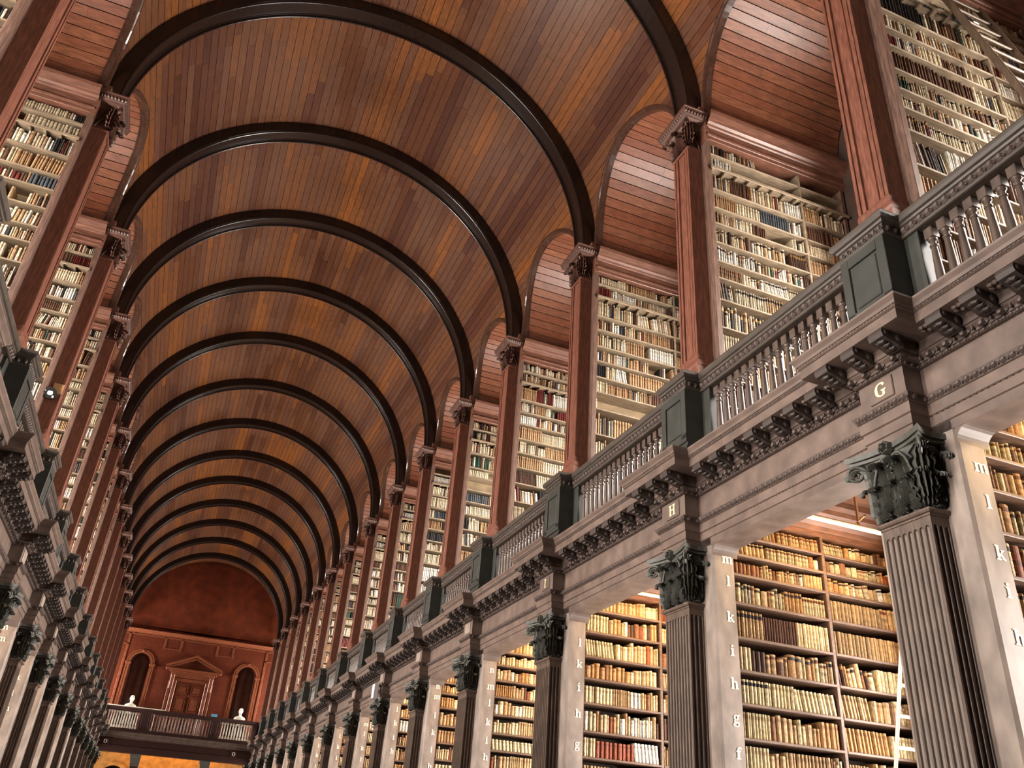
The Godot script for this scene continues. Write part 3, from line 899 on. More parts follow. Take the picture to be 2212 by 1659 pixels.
func side_vault(b: int, side: int) -> void:
	var z0: float = PZ[b]
	var z1: float = PZ[b + 1]
	var zc := (z0 + z1) / 2
	var L := (z0 - z1) / 2
	var r := L - 0.30
	var node := struct(numbered("ceiling"), null, null, "orange-brown boarded alcove vault above the gallery, " + bay_where(b, side))
	node.transform = Transform3D(Basis(Vector3.UP, 0.0 if side > 0 else PI), Vector3(0, 0, zc))
	var N := 27
	var near := b >= -1 and b <= 5
	var mixed := MB.new()
	var shell := MB.new()
	var Q := func(t: float, rr: float, x: float) -> Vector3: return Vector3(x, SPRING + rr * sin(t), rr * cos(t))
	var X := func(t: float) -> float: return sqrt(VAULT_R * VAULT_R - pow(r * sin(t), 2))
	var g := 0.0075 / r
	var put := func(mb: MB, t0: float, t1: float, xa: float, xb: float, xe: float, rr: float) -> void:
		var R2 := rr + 0.025
		var A: Vector3 = Q.call(t0, rr, xa); var D: Vector3 = Q.call(t1, rr, xb); var C: Vector3 = Q.call(t1, rr, xe); var B: Vector3 = Q.call(t0, rr, xe)
		var A2: Vector3 = Q.call(t0, R2, xa); var D2: Vector3 = Q.call(t1, R2, xb); var C2: Vector3 = Q.call(t1, R2, xe); var B2: Vector3 = Q.call(t0, R2, xe)
		mb.quad(A, D, C, B)
		mb.quad(A, B, B2, A2); mb.quad(D2, C2, C, D); mb.quad(A2, D2, D, A); mb.quad(B, C, C2, B2)
	for i in N:
		var t0 := PI * i / N; var t1 := PI * (i + 1) / N
		var xa: float = X.call(t0); var xb: float = X.call(t1)
		put.call(shell, t0, t1, xa + 0.01, xb + 0.01, 6.49, r + 0.03)
		var cut := rng.randf_range(4.5, 6.2)
		var tone := rng.randi() % 4
		var tone2 := rng.randi() % 4 if rng.randf() < 0.6 else tone
		if near:
			var mb := MB.new()
			put.call(mb, t0 + g, t1 - g, xa, xb, cut, r)
			part("plank", mb.mesh(), M.side_planks[tone], node)
			var m2 := MB.new()
			put.call(m2, t0 + g, t1 - g, cut + 0.002, cut + 0.002, 6.48, r)
			part("plank", m2.mesh(), M.side_planks[tone2], node)
		else:
			mixed.col = (M.side_planks[tone] as StandardMaterial3D).albedo_color.srgb_to_linear()
			put.call(mixed, t0 + g, t1 - g, xa, xb, 6.48, r)
	part("backing", shell.mesh(), M.shell, node)
	if not near:
		var o := part("planks", mixed.mesh(), M.side_mix, node)
		o.set_meta("kind", "stuff")
	# moulded edge of the arch where it meets the main vault
	var tr := MB.new()
	var prof := [Vector2(0.085, -0.012), Vector2(0.080, -0.030), Vector2(0.062, -0.034), Vector2(0.055, -0.050), Vector2(0.030, -0.062), Vector2(0.005, -0.055), Vector2(-0.010, -0.035), Vector2(-0.018, -0.015), Vector2(-0.018, 0.055), Vector2(-0.010, 0.06), Vector2(-0.010, 0.085), Vector2(0.0, 0.09)]
	var NT := 44
	for i in NT:
		var t0 := PI * i / NT; var t1 := PI * (i + 1) / NT
		var xa: float = X.call(t0); var xb: float = X.call(t1)
		for j in prof.size() - 1:
			var p: Vector2 = prof[j]; var q: Vector2 = prof[j + 1]
			tr.quad(Q.call(t0, r + p.x, xa + p.y), Q.call(t1, r + p.x, xb + p.y), Q.call(t1, r + q.x, xb + q.y), Q.call(t0, r + q.x, xa + q.y))
	part("arch_moulding", tr.mesh(), M.arch_trim, node)

# ---------------------------------------------------------------- bookcases
const LETTERS = {
	0: [["n", 4.491], ["m", 4.218], ["l", 3.946], ["k", 3.577], ["i", 3.318], ["h", 3.013]],
	1: [["n", 4.554], ["m", 4.357], ["l", 4.125], ["k", 3.766], ["i", 3.438], ["h", 3.131], ["g", 2.825], ["f", 2.516]],
	2: [["m", 4.486], ["l", 4.10], ["k", 3.827], ["i", 3.529], ["h", 3.203], ["g", 2.836]],
	3: [["o", 4.472], ["n", 4.237], ["m", 3.97], ["l", 3.705], ["k", 3.409], ["i", 3.131], ["h", 2.882]],
	4: [["n", 4.364], ["m", 4.167], ["l", 3.815], ["k", 3.504], ["i", 3.191], ["h", 2.895]],
	5: [["m", 4.537], ["l", 4.249], ["k", 3.952], ["i", 3.648], ["h", 3.361]],
	6: [["n", 4.511], ["m", 4.208], ["l", 3.97], ["k", 3.627], ["i", 3.367]],
	7: [["m", 4.442], ["l", 4.172], ["k", 3.881], ["i", 3.581]],
	8: [["m", 4.42], ["l", 4.15], ["k", 3.86], ["i", 3.55]]}
func lower_levels(k: int) -> Array:
	var a: Array = []
	var L: Array = LETTERS.get(k, [["m", 4.45], ["l", 4.15], ["k", 3.85], ["i", 3.55]])
	a.append(minf(L[0][1] + 0.11, 4.66))
	for i in L.size() - 1: a.append((L[i][1] + L[i + 1][1]) / 2)
	var y: float = a[a.size() - 1] - 0.31
	while y > 0.35:
		a.append(y)
		y -= 0.335
	a.append(0.14)
	return a
func upper_levels(k: int, side: int) -> Array:
	var base := [10.28, 10.0, 9.64, 9.31, 9.04, 8.715, 8.41, 8.135, 7.80, 7.38, 7.02, 6.66, 6.28, 5.86, 5.50]
	if k == 1 and side > 0: return base
	var r := RandomNumberGenerator.new()
	r.seed = 100 + k * 7 + side
	var a := []
	for y in base: a.append(y + r.randf_range(-0.035, 0.035) if y < 9.9 else y)
	return a
func board(key: String, lo: Vector3, hi: Vector3) -> Mesh:
	if not cache.has(key):
		var mb := MB.new()
		mb.cbox(lo, hi, 0.005)
		cache[key] = mb.mesh()
	return cache[key]
func lower_bookcase(k: int, side: int) -> void:
	var t := thing("lower_bookcase", "tall lower bookcase with lettered tan end panel, " + where(k, side), "bookcase", at_pier(k, side), "lower alcove bookcases")
	if not cache.has("lb_end"):
		var b := MB.new()
		var c := 0.022
		b.prism(PackedVector2Array([Vector2(3.75, -0.427 + c), Vector2(3.75, 0.427 - c), Vector2(3.75 + c, 0.427), Vector2(4.0, 0.427), Vector2(4.0, -0.427), Vector2(3.75 + c, -0.427)]), 0.0, 4.60)
		cache.lb_end = b.mesh()
		var p := MB.new()
		p.box(Vector3(3.99, 0, -0.015), Vector3(6.45, 4.87, 0.015))
		cache.lb_back = p.mesh()
		var u := MB.new()
		u.cbox(Vector3(5.17, 0, -0.41), Vector3(5.21, 4.86, 0.41), 0.004)
		cache.lb_div = u.mesh()
		var u2 := MB.new()
		u2.box(Vector3(6.41, 0, -0.41), Vector3(6.46, 4.86, 0.41))
		u2.box(Vector3(3.995, 0, -0.40), Vector3(4.02, 4.86, 0.40))
		cache.lb_stile = u2.mesh()
		var cn := MB.new()
		cn.run_x([Vector2(0.0, 4.84), Vector2(0.40, 4.84), Vector2(0.42, 4.845), Vector2(0.42, 4.90), Vector2(0.44, 4.91), Vector2(0.45, 4.95), Vector2(0.50, 5.0), Vector2(0.51, 5.03), Vector2(0.55, 5.07), Vector2(0.56, 5.12), Vector2(0.62, 5.15), Vector2(0.62, 5.24)], 4.05, 6.5)
		var cm := MB.new()
		cm.put(cn, Transform3D())
		cm.put(cn, Transform3D(Basis.from_scale(Vector3(1, 1, -1)), Vector3.ZERO))
		cache.lb_cornice = cm.mesh()
	var e := part("end_panel", cache.lb_end, M.panel, t)
	if not cache.has("lb_fillet"):
		for sg in [-1.0, 1.0]:
			var fb := MB.new()
			for i in 6:
				var a0 := PI / 2 * i / 6; var a1 := PI / 2 * (i + 1) / 6
				var r := 0.11
				var zc := 0.427 + r; var yc := 4.487 - r
				var p := Vector2(zc - r * cos(a0), yc + r * sin(a0)); var q := Vector2(zc - r * cos(a1), yc + r * sin(a1))
				for x in [3.752, 4.05]:
					if (x < 3.9) == (sg > 0): fb.quad(Vector3(x, p.y, p.x * sg), Vector3(x, q.y, q.x * sg), Vector3(x, 4.487, q.x * sg), Vector3(x, 4.487, p.x * sg))
					else: fb.quad(Vector3(x, 4.487, p.x * sg), Vector3(x, 4.487, q.x * sg), Vector3(x, q.y, q.x * sg), Vector3(x, p.y, p.x * sg))
				if sg > 0: fb.quad(Vector3(3.752, p.y, p.x), Vector3(4.05, p.y, p.x), Vector3(4.05, q.y, q.x), Vector3(3.752, q.y, q.x))
				else: fb.quad(Vector3(4.05, p.y, -p.x), Vector3(3.752, p.y, -p.x), Vector3(3.752, q.y, -q.x), Vector3(4.05, q.y, -q.x))
			cache["lb_fillet%d" % int(sg)] = fb.mesh()
		cache.lb_fillet = true
	part("corner_bracket", cache["lb_fillet1"], M.entab, t)
	part("corner_bracket", cache["lb_fillet-1"], M.entab, t)
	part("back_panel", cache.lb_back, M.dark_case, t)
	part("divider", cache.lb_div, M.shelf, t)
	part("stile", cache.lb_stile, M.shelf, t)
	part("cornice", cache.lb_cornice, M.ceil_low, t)
	if LETTERS.has(k):
		for l in LETTERS[k]:
			var tr := Transform3D(Basis(), Vector3(3.925, l[1], 0.429)) if side > 0 else Transform3D(Basis(Vector3.UP, PI), Vector3(3.925, l[1], -0.429))
			part("letter", letter_mesh(l[0], 0.135), M.letter, e, tr)
	var lv := lower_levels(k)
	var s1 := board("ls1", Vector3(4.005, -0.028, -0.415), Vector3(5.172, 0.0, 0.415))
	var s2 := board("ls2", Vector3(5.208, -0.028, -0.415), Vector3(6.42, 0.0, 0.415))
	if side > 0 and k >= 0 and k <= 6:
		for y in lv:
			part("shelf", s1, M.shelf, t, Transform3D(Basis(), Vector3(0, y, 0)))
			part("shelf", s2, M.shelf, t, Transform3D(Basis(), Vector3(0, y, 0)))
	else:
		var mb := MB.new()
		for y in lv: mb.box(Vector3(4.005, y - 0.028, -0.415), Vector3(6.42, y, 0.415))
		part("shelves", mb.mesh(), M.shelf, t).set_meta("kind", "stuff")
func upper_bookcase(k: int, side: int) -> void:
	var t := thing("upper_bookcase", "pale-shelved gallery bookcase behind the upper pilaster, " + where(k, side), "bookcase", at_pier(k, side), "gallery bookcases")
	if not cache.has("ub_stile"):
		var b := MB.new()
		b.cbox(Vector3(4.075, 5.42, -0.31), Vector3(4.15, 10.50, 0.31), 0.006)
		b.box(Vector3(6.42, 5.42, -0.30), Vector3(6.47, 10.50, 0.30))
		cache.ub_stile = b.mesh()
		var d := MB.new()
		d.cbox(Vector3(5.645, 5.42, -0.295), Vector3(5.68, 10.50, 0.295), 0.004)
		cache.ub_div = d.mesh()
		var p := MB.new()
		p.box(Vector3(4.1, 5.42, -0.013), Vector3(6.45, 10.50, 0.013))
		cache.ub_back = p.mesh()
		var c := MB.new()
		var pr := [Vector2(0.0, 10.50), Vector2(0.315, 10.50), Vector2(0.325, 10.51), Vector2(0.325, 10.57), Vector2(0.335, 10.575), Vector2(0.345, 10.60), Vector2(0.335, 10.62), Vector2(0.315, 10.635), Vector2(0.315, 10.745), Vector2(0.335, 10.755), Vector2(0.35, 10.78), Vector2(0.385, 10.80), Vector2(0.40, 10.83), Vector2(0.45, 10.90), Vector2(0.46, 10.955), Vector2(0.30, 10.965)]
		var side_half := MB.new()
		side_half.run_x(pr, 4.09, 6.5)
		c.put(side_half, Transform3D())
		c.put(side_half, Transform3D(Basis.from_scale(Vector3(1, 1, -1)), Vector3.ZERO))
		var nose := MB.new()
		nose.box(Vector3(4.07, 10.48, -0.33), Vector3(4.12, 10.95, 0.33))
		c.put(nose, Transform3D())
		c.box(Vector3(4.0, 10.955, -0.305), Vector3(6.5, 11.12, 0.305))
		cache.ub_cornice = c.mesh()
		var r := MB.new()
		r.cbox(Vector3(4.11, 9.93, 0.345), Vector3(6.45, 9.975, 0.37), 0.004)
		r.cbox(Vector3(4.11, 9.93, -0.37), Vector3(6.45, 9.975, -0.345), 0.004)
		for i in 12:
			var x := 4.14 + 0.2 * i
			r.box(Vector3(x, 9.935, -0.35), Vector3(x + 0.03, 9.97, 0.35))
		cache.ub_rail = r.mesh()
	part("stile", cache.ub_stile, M.stile, t)
	part("divider", cache.ub_div, M.upper_shelf, t)
	part("back_panel", cache.ub_back, M.case_back, t)
	part("cornice", cache.ub_cornice, M.upper_trim, t)
	part("ladder_rail", cache.ub_rail, M.upper_shelf, t)
	var lv := upper_levels(k, side)
	var s1 := board("us1", Vector3(4.14, -0.026, -0.300), Vector3(5.647, 0.0, 0.300))
	var s2 := board("us2", Vector3(5.678, -0.026, -0.300), Vector3(6.43, 0.0, 0.300))
	if side > 0 and k >= 0 and k <= 5:
		for y in lv:
			part("shelf", s1, M.upper_shelf, t, Transform3D(Basis(), Vector3(0, y, 0)))
			part("shelf", s2, M.upper_shelf, t, Transform3D(Basis(), Vector3(0, y, 0)))
	else:
		var mb := MB.new()
		for y in lv: mb.box(Vector3(4.14, y - 0.026, -0.30), Vector3(6.43, y, 0.30))
		part("shelves", mb.mesh(), M.upper_shelf, t).set_meta("kind", "stuff")

# ---------------------------------------------------------------- books
var LOWER_PAL := [["cream vellum", Color(0.92, 0.84, 0.66), 0.36], ["tan leather", Color(0.82, 0.67, 0.48), 0.30], ["honey brown leather", Color(0.78, 0.58, 0.36), 0.14], ["brown leather", Color(0.60, 0.40, 0.25), 0.09], ["dark brown leather", Color(0.38, 0.24, 0.16), 0.03], ["white paper-bound", Color(0.95, 0.93, 0.88), 0.05], ["reddish brown leather", Color(0.62, 0.30, 0.17), 0.03]]
var UPPER_PAL := [["cream-bound", Color(0.88, 0.81, 0.68), 0.36], ["ivory-bound", Color(0.93, 0.90, 0.84), 0.17], ["tan-bound", Color(0.72, 0.57, 0.41), 0.19], ["brown-bound", Color(0.40, 0.27, 0.19), 0.13], ["black-bound", Color(0.13, 0.11, 0.10), 0.06], ["dark red", Color(0.45, 0.15, 0.12), 0.04], ["slate grey", Color(0.34, 0.36, 0.38), 0.03], ["green cloth", Color(0.20, 0.31, 0.25), 0.02]]
func book_mb(col: Color, design: int) -> MB:
	var mb := MB.new()
	mb.col = Color(1, 1, 1)
	var base := col.srgb_to_linear()
	var label := (Color(0.45, 0.25, 0.13) if design == 1 else Color(0.16, 0.11, 0.09)).srgb_to_linear()
	if col.get_luminance() < 0.3: label = Color(0.7, 0.55, 0.3).srgb_to_linear()
	# rings up the spine: height, bulge, labelled above
	var rings := [[0.0, 0.0, 0], [0.015, 0.010, 0]]
	if design == 2:
		rings.append_array([[0.30, 0.010, 0], [0.985, 0.010, 0], [1.0, 0.0, 0]])
	else:
		for y in [0.17, 0.36, 0.55, 0.74]:
			rings.append_array([[y - 0.012, 0.008, 0], [y, 0.022, 0], [y + 0.012, 0.008, 1 if y == 0.74 else (2 if y == 0.36 and design == 1 else 0)]])
		rings.append_array([[0.90, 0.008, 0], [0.985, 0.010, 0], [1.0, 0.0, 0]])
	var ns := 5
	var S := func(i: int, r: Array) -> Vector3:
		var x := -0.5 + float(i) / ns
		return Vector3(x, r[0], -0.075 * (4.0 * x * x) + r[1])
	for j in rings.size() - 1:
		var lab: int = rings[j][2]
		mb.col = label if (lab == 1 and design != 2) else (base * 0.62 if lab == 2 else base)
		mb.col.a = 1.0
		for i in ns:
			mb.quad(S.call(i, rings[j]), S.call(i + 1, rings[j]), S.call(i + 1, rings[j + 1]), S.call(i, rings[j + 1]))
	mb.col = base
	for s in [-1.0, 1.0]:
		var a := Vector3(0.5 * s, 0, -0.075); var b := Vector3(0.5 * s, 0, -1); var d := Vector3(0.5 * s, 1, -1); var e := Vector3(0.5 * s, 1, -0.075)
		if s > 0: mb.quad(a, b, d, e)
		else: mb.quad(b, a, e, d)
	mb.col = Color(0.72, 0.64, 0.5).srgb_to_linear()
	mb.quad(Vector3(-0.5, 0.985, -0.07), Vector3(0.5, 0.985, -0.07), Vector3(0.5, 0.985, -1), Vector3(-0.5, 0.985, -1))
	mb.quad(Vector3(-0.5, 0.01, -1), Vector3(0.5, 0.01, -1), Vector3(0.5, 0.01, -0.07), Vector3(-0.5, 0.01, -0.07))
	return mb
func stuff_book() -> Mesh:
	if cache.has("stuff_book"): return cache.stuff_book
	var mb := MB.new()
	var ns := 3
	var ys := [0.0, 0.70, 0.74, 0.88, 1.0]
	for j in 4:
		mb.col = Color(0.66, 0.62, 0.58) if j == 2 else Color(1, 1, 1)
		for i in ns:
			var x0 := -0.5 + float(i) / ns; var x1 := -0.5 + float(i + 1) / ns
			var za := -0.075 * 4 * x0 * x0; var zb := -0.075 * 4 * x1 * x1
			var bump := 0.014 if j == 1 else 0.0
			mb.quad(Vector3(x0, ys[j], za + bump), Vector3(x1, ys[j], zb + bump), Vector3(x1, ys[j + 1], zb + bump), Vector3(x0, ys[j + 1], za + bump))
	mb.col = Color(1, 1, 1)
	mb.quad(Vector3(0.5, 0, -0.075), Vector3(0.5, 0, -1), Vector3(0.5, 1, -1), Vector3(0.5, 1, -0.075))
	mb.quad(Vector3(-0.5, 0, -1), Vector3(-0.5, 0, -0.075), Vector3(-0.5, 1, -0.075), Vector3(-0.5, 1, -1))
	mb.quad(Vector3(-0.5, 1, -0.07), Vector3(0.5, 1, -0.07), Vector3(0.5, 1, -1), Vector3(-0.5, 1, -1))
	cache.stuff_book = mb.mesh()
	return cache.stuff_book
func pick(pal: Array, r: RandomNumberGenerator) -> int:
	var s := r.randf()
	for i in pal.size():
		s -= pal[i][2]
		if s <= 0: return i
	return 0
# books of one row, from x0 to x1, standing at height y with clear height h: [[x, width, height, lean, depth, palette index, shade, design]]
func row_books(x0: float, x1: float, h: float, pal: Array, thick: float, r: RandomNumberGenerator) -> Array:
	var out := []
	var x := x0 + 0.004
	while x < x1 - 0.02:
		var run := r.randi_range(3, 15)
		var same := r.randf() < 0.5
		var pi := pick(pal, r)
		var bh := h * r.randf_range(0.76, 0.96)
		var bw := thick * r.randf_range(0.65, 1.4)
		var shade := r.randf_range(0.85, 1.1)
		var design := r.randi_range(0, 2)
		var lean := 0.0
		if r.randf() < 0.10: lean = r.randf_range(0.05, 0.16)
		for i in run:
			var w := bw * (1.0 if same else r.randf_range(0.7, 1.45))
			var hh := bh if same else h * r.randf_range(0.66, 0.95)
			var p := pi if same else (pi if r.randf() < 0.4 else pick(pal, r))
			if x + w > x1: break
			out.append([x + w / 2, w * 0.965, hh * r.randf_range(0.985, 1.0), lean, r.randf_range(0.17, 0.23), p, shade * r.randf_range(0.92, 1.06), design if same else r.randi_range(0, 2)])
			x += w
		if r.randf() < 0.05: x += r.randf_range(0.02, 0.12)
		if lean > 0.0: x += 0.03
	return out
const UPPER_GAPS = {"1_0": [4.92, 6.5], "1_1": [4.50, 6.5], "1_4": [4.98, 5.42], "2_5": [5.15, 5.35], "2_8": [4.2, 5.6], "4_4": [4.7, 5.2], "4_5": [4.15, 5.7], "5_0": [4.15, 5.7], "0_9": [5.2, 5.4]}
func shelve_books() -> void:
	var stuff := {}
	var n_low := 0
	var n_up := 0
	for lv in ["lower", "upper"]:
		var pal: Array = LOWER_PAL if lv == "lower" else UPPER_PAL
		for side in [1, -1]:
			var xs := []
			var T: Array[Transform3D] = []
			var C: Array[Color] = []
			for k in range(-1, LAST + 1):
				if side < 0 and (k > 11 or k < 0): continue
				if side < 0 and lv == "lower" and k > 8: continue
				var r := RandomNumberGenerator.new()
				r.seed = 977 * (k + 5) + (3 if lv == "lower" else 11) + side * 101
				var levels: Array = lower_levels(k) if lv == "lower" else upper_levels(k, side)
				var zf: float = 0.405 if lv == "lower" else 0.290
				var top: float = 4.845 if lv == "lower" else 10.50
				for i in levels.size():
					var y: float = levels[i]
					var h := top - 0.03 - y
					top = y - 0.026
					if y < (1.0 if lv == "lower" else 5.6): continue
					if h < 0.12: continue
					var secs := [[4.025, 5.165], [5.215, 6.40]] if lv == "lower" else [[4.155, 5.64], [5.685, 6.42]]
					if k >= 7: secs = [[secs[0][0], secs[0][1]]]
					var gap: Array = UPPER_GAPS.get("%d_%d" % [k, i], [9, 9]) if side > 0 and lv == "upper" else [9, 9]
					if gap[0] > 8 and r.randf() < 0.035: gap = [r.randf_range(4.3, 5.2), 0.0]
					if gap[1] == 0.0: gap[1] = gap[0] + r.randf_range(0.15, 0.4)
					for s in secs:
						for bk in row_books(s[0], s[1], h, pal, 0.050 if lv == "lower" else 0.036, r):
							if bk[0] > gap[0] and bk[0] < gap[1]: continue
							var bs := Basis.from_scale(Vector3(bk[1], bk[2], bk[4]))
							if bk[3] > 0: bs = Basis(Vector3(0, 0, 1), bk[3] * side) * bs
							var pos := Vector3(bk[0] * side, y + (0.5 * bk[1] * sin(bk[3]) if bk[3] > 0 else 0.0), PZ[k] + zf - r.randf_range(0.0, 0.02))
							var tr := Transform3D(bs, pos)
							var alone := false
							if side > 0 and lv == "lower" and n_low < 300 and ((k == 0 and y > 2.6 and bk[0] < 4.5) or (k == 1 and y > 2.1 and bk[0] < 6.0)):
								alone = true
								n_low += 1
							if side > 0 and lv == "upper" and n_up < 300 and ((k == 0 and y > 7.6 and y < 8.6 and bk[0] < 5.6) or (k == 1 and y > 7.2 and y < 9.0 and bk[0] < 5.7)):
								alone = true
								n_up += 1
							if alone:
								var key := "bk_%s_%d_%d_%d" % [lv, bk[5], int(bk[6] * 8.0), bk[7]]
								if not cache.has(key):
									cache[key] = book_mb(pal[bk[5]][1] * (int(bk[6] * 8.0) / 8.0), bk[7]).mesh()
								var lab := ""
								if lv == "lower":
									lab = "%s book on the %s shelf of the bookcase at letter %s" % [pal[bk[5]][0], ORD[mini(i, 11)], ["G", "H"][k]]
								else:
									lab = "%s volume on the %s gallery shelf at letter %s" % [pal[bk[5]][0], ORD[mini(i, 11)], ["G", "H"][k]]
								single("old_book" if lv == "lower" else "gallery_book", cache[key], M.books, lab, "book", tr, lab.replace("book on", "books on").replace("volume on", "volumes on"))
							else:
								T.append(tr)
								var cc: Color = (pal[bk[5]][1] as Color).srgb_to_linear() * bk[6]
								cc.a = 1.0
								C.append(cc)
			var mm := MultiMesh.new()
			mm.transform_format = MultiMesh.TRANSFORM_3D
			mm.use_colors = true
			mm.mesh = stuff_book()
			mm.instance_count = T.size()
			for i in T.size():
				mm.set_instance_transform(i, T[i])
				mm.set_instance_color(i, C[i])
			var o := MultiMeshInstance3D.new()
			o.name = numbered("shelved_books")
			o.multimesh = mm
			o.material_override = M.books
			add_child(o)
			tag(o, "rows of old books filling the %s bookcases %s" % [lv, "on the lettered side" if side > 0 else "on the facing side"], "books")
			o.set_meta("kind", "stuff")
			print(lv, side, " ", T.size())
	print("single books ", n_low, " ", n_up)

# ---------------------------------------------------------------- windows and their daylight
const WIN_LOW = [0.9, 4.2, 0.40]
const WIN_UP = [6.3, 9.5, 0.40]
func window_lights() -> void:
	for side in [1, -1]:
		for b in range(FIRST, LAST + 1):
			var z: float = (PZ[b] + (PZ[b + 1] if b < LAST else END_Z)) / 2
			for w in [WIN_LOW, WIN_UP]:
				var l := AreaLight3D.new()
				l.name = "window_daylight"
				l.area_size = Vector2(w[2] * 2 - 0.1, w[1] - w[0] - 0.1)
				l.light_color = DAY_COLOR
				l.light_energy = DAY_LOW if w == WIN_LOW else DAY_UP
				l.area_range = 30.0
				l.shadow_enabled = true
				l.transform = Transform3D(Basis(Vector3.UP, PI / 2 * side), Vector3((WALL_X + 0.44) * side, (w[0] + w[1]) / 2, z))
				add_child(l, true)
func outer_walls() -> void:
	var wn := 1
	for side in [1, -1]:
		var mb := MB.new()
		var X := func(a: float, b: float, y0: float, y1: float, z0: float, z1: float) -> void:
			mb.box(Vector3(minf(a * side, b * side), y0, minf(z0, z1)), Vector3(maxf(a * side, b * side), y1, maxf(z0, z1)))
		var xa := WALL_X; var xb := WALL_X + 0.6
		X.call(xa, xb, 0.0, 16.2, BACK_Z, PZ[FIRST])
		for b in range(FIRST, LAST + 1):
			var z0: float = PZ[b]
			var z1: float = PZ[b + 1] if b < LAST else END_Z - 0.3
			var zc: float = (z0 + (PZ[b + 1] if b < LAST else END_Z)) / 2
			var hw: float = WIN_LOW[2]
			X.call(xa, xb, 0.0, 16.2, z0, zc + hw)
			X.call(xa, xb, 0.0, 16.2, zc - hw, z1)
			X.call(xa, xb, 0.0, WIN_LOW[0], zc + hw, zc - hw)
			X.call(xa, xb, WIN_LOW[1], WIN_UP[0], zc + hw, zc - hw)
			X.call(xa, xb, WIN_UP[1], 16.2, zc + hw, zc - hw)
			for w in [WIN_LOW, WIN_UP]:
				var node := struct("window_%d" % wn, null, null, "tall sash window in the outer wall, %s storey, %s" % ["lower" if w == WIN_LOW else "upper", bay_where(b, side)])
				wn += 1
				node.transform = Transform3D(Basis(Vector3.UP, 0.0 if side > 0 else PI), Vector3(0, 0, zc))
				if not cache.has("win_frame%d" % int(w[0])):
					var f := MB.new()
					var x0 := WALL_X + 0.47; var x1 := WALL_X + 0.52
					var y0: float = w[0]; var y1: float = w[1]
					f.box(Vector3(x0, y0, -hw), Vector3(x1, y0 + 0.06, hw)); f.box(Vector3(x0, y1 - 0.06, -hw), Vector3(x1, y1, hw))
					f.box(Vector3(x0, y0, -hw), Vector3(x1, y1, -hw + 0.06)); f.box(Vector3(x0, y0, hw - 0.06), Vector3(x1, y1, hw))
					for i in range(1, 3): f.box(Vector3(x0, y0, -hw + 2 * hw * i / 3.0 - 0.015), Vector3(x1, y1, -hw + 2 * hw * i / 3.0 + 0.015))
					for i in range(1, 6): f.box(Vector3(x0, y0 + (y1 - y0) * i / 6.0 - 0.015, -hw), Vector3(x1, y0 + (y1 - y0) * i / 6.0 + 0.015, hw))
					cache["win_frame%d" % int(w[0])] = f.mesh()
					var p := MB.new()
					p.box(Vector3(x1 + 0.005, y0, -hw), Vector3(x1 + 0.02, y1, hw))
					cache["win_pane%d" % int(w[0])] = p.mesh()
				part("window_frame", cache["win_frame%d" % int(w[0])], M.ivory, node)
				part("pane", cache["win_pane%d" % int(w[0])], M.pane, node)
		struct("wall_right" if side > 0 else "wall_left", mb.mesh(), M.plaster, "outer wall with tall windows")
		# gallery floor over the lower alcoves
		var g := MB.new()
		var gx0 := minf(3.85 * side, WALL_X * side); var gx1 := maxf(3.85 * side, WALL_X * side)
		g.box(Vector3(gx0, 5.22, END_Z), Vector3(gx1, 5.41, BACK_Z))
		struct("floor_00%d" % (1 if side > 0 else 2), g.mesh(), M.ceil_low, "gallery floor above the lower alcoves")
	var fl := MB.new()
	fl.box(Vector3(-WALL_X - 0.3, -0.2, END_Z - 0.3), Vector3(WALL_X + 0.3, 0.0, BACK_Z + 0.3))
	struct("floor", fl.mesh(), M.floor, "dark boarded floor of the nave")
	var rf := MB.new()
	rf.box(Vector3(-WALL_X - 0.6, 16.2, END_Z - 0.3), Vector3(WALL_X + 0.6, 16.4, BACK_Z + 0.3))
	struct("roof", rf.mesh(), M.shell, "roof above the vault")
	var bk := MB.new()
	bk.box(Vector3(-WALL_X, 0, BACK_Z), Vector3(WALL_X, 16.2, BACK_Z + 0.3))  # unseen wall added close behind the camera to darken camera-facing sides
	struct("added_wall_back", bk.mesh(), M.end_dark, "added dark wooden wall behind the viewer, blocking light")
	# closing strips of the vault beyond the first and last rib
	var cl := MB.new()
	for i in 40:
		var t0 := PI * i / 40; var t1 := PI * (i + 1) / 40
		cl.quad(vp(t0, VAULT_R, PZ[FIRST] - 0.1), vp(t0, VAULT_R, BACK_Z), vp(t1, VAULT_R, BACK_Z), vp(t1, VAULT_R, PZ[FIRST] - 0.1))
	struct("ceiling_back", cl.mesh(), M.planks[3], "vault above the near end of the nave")
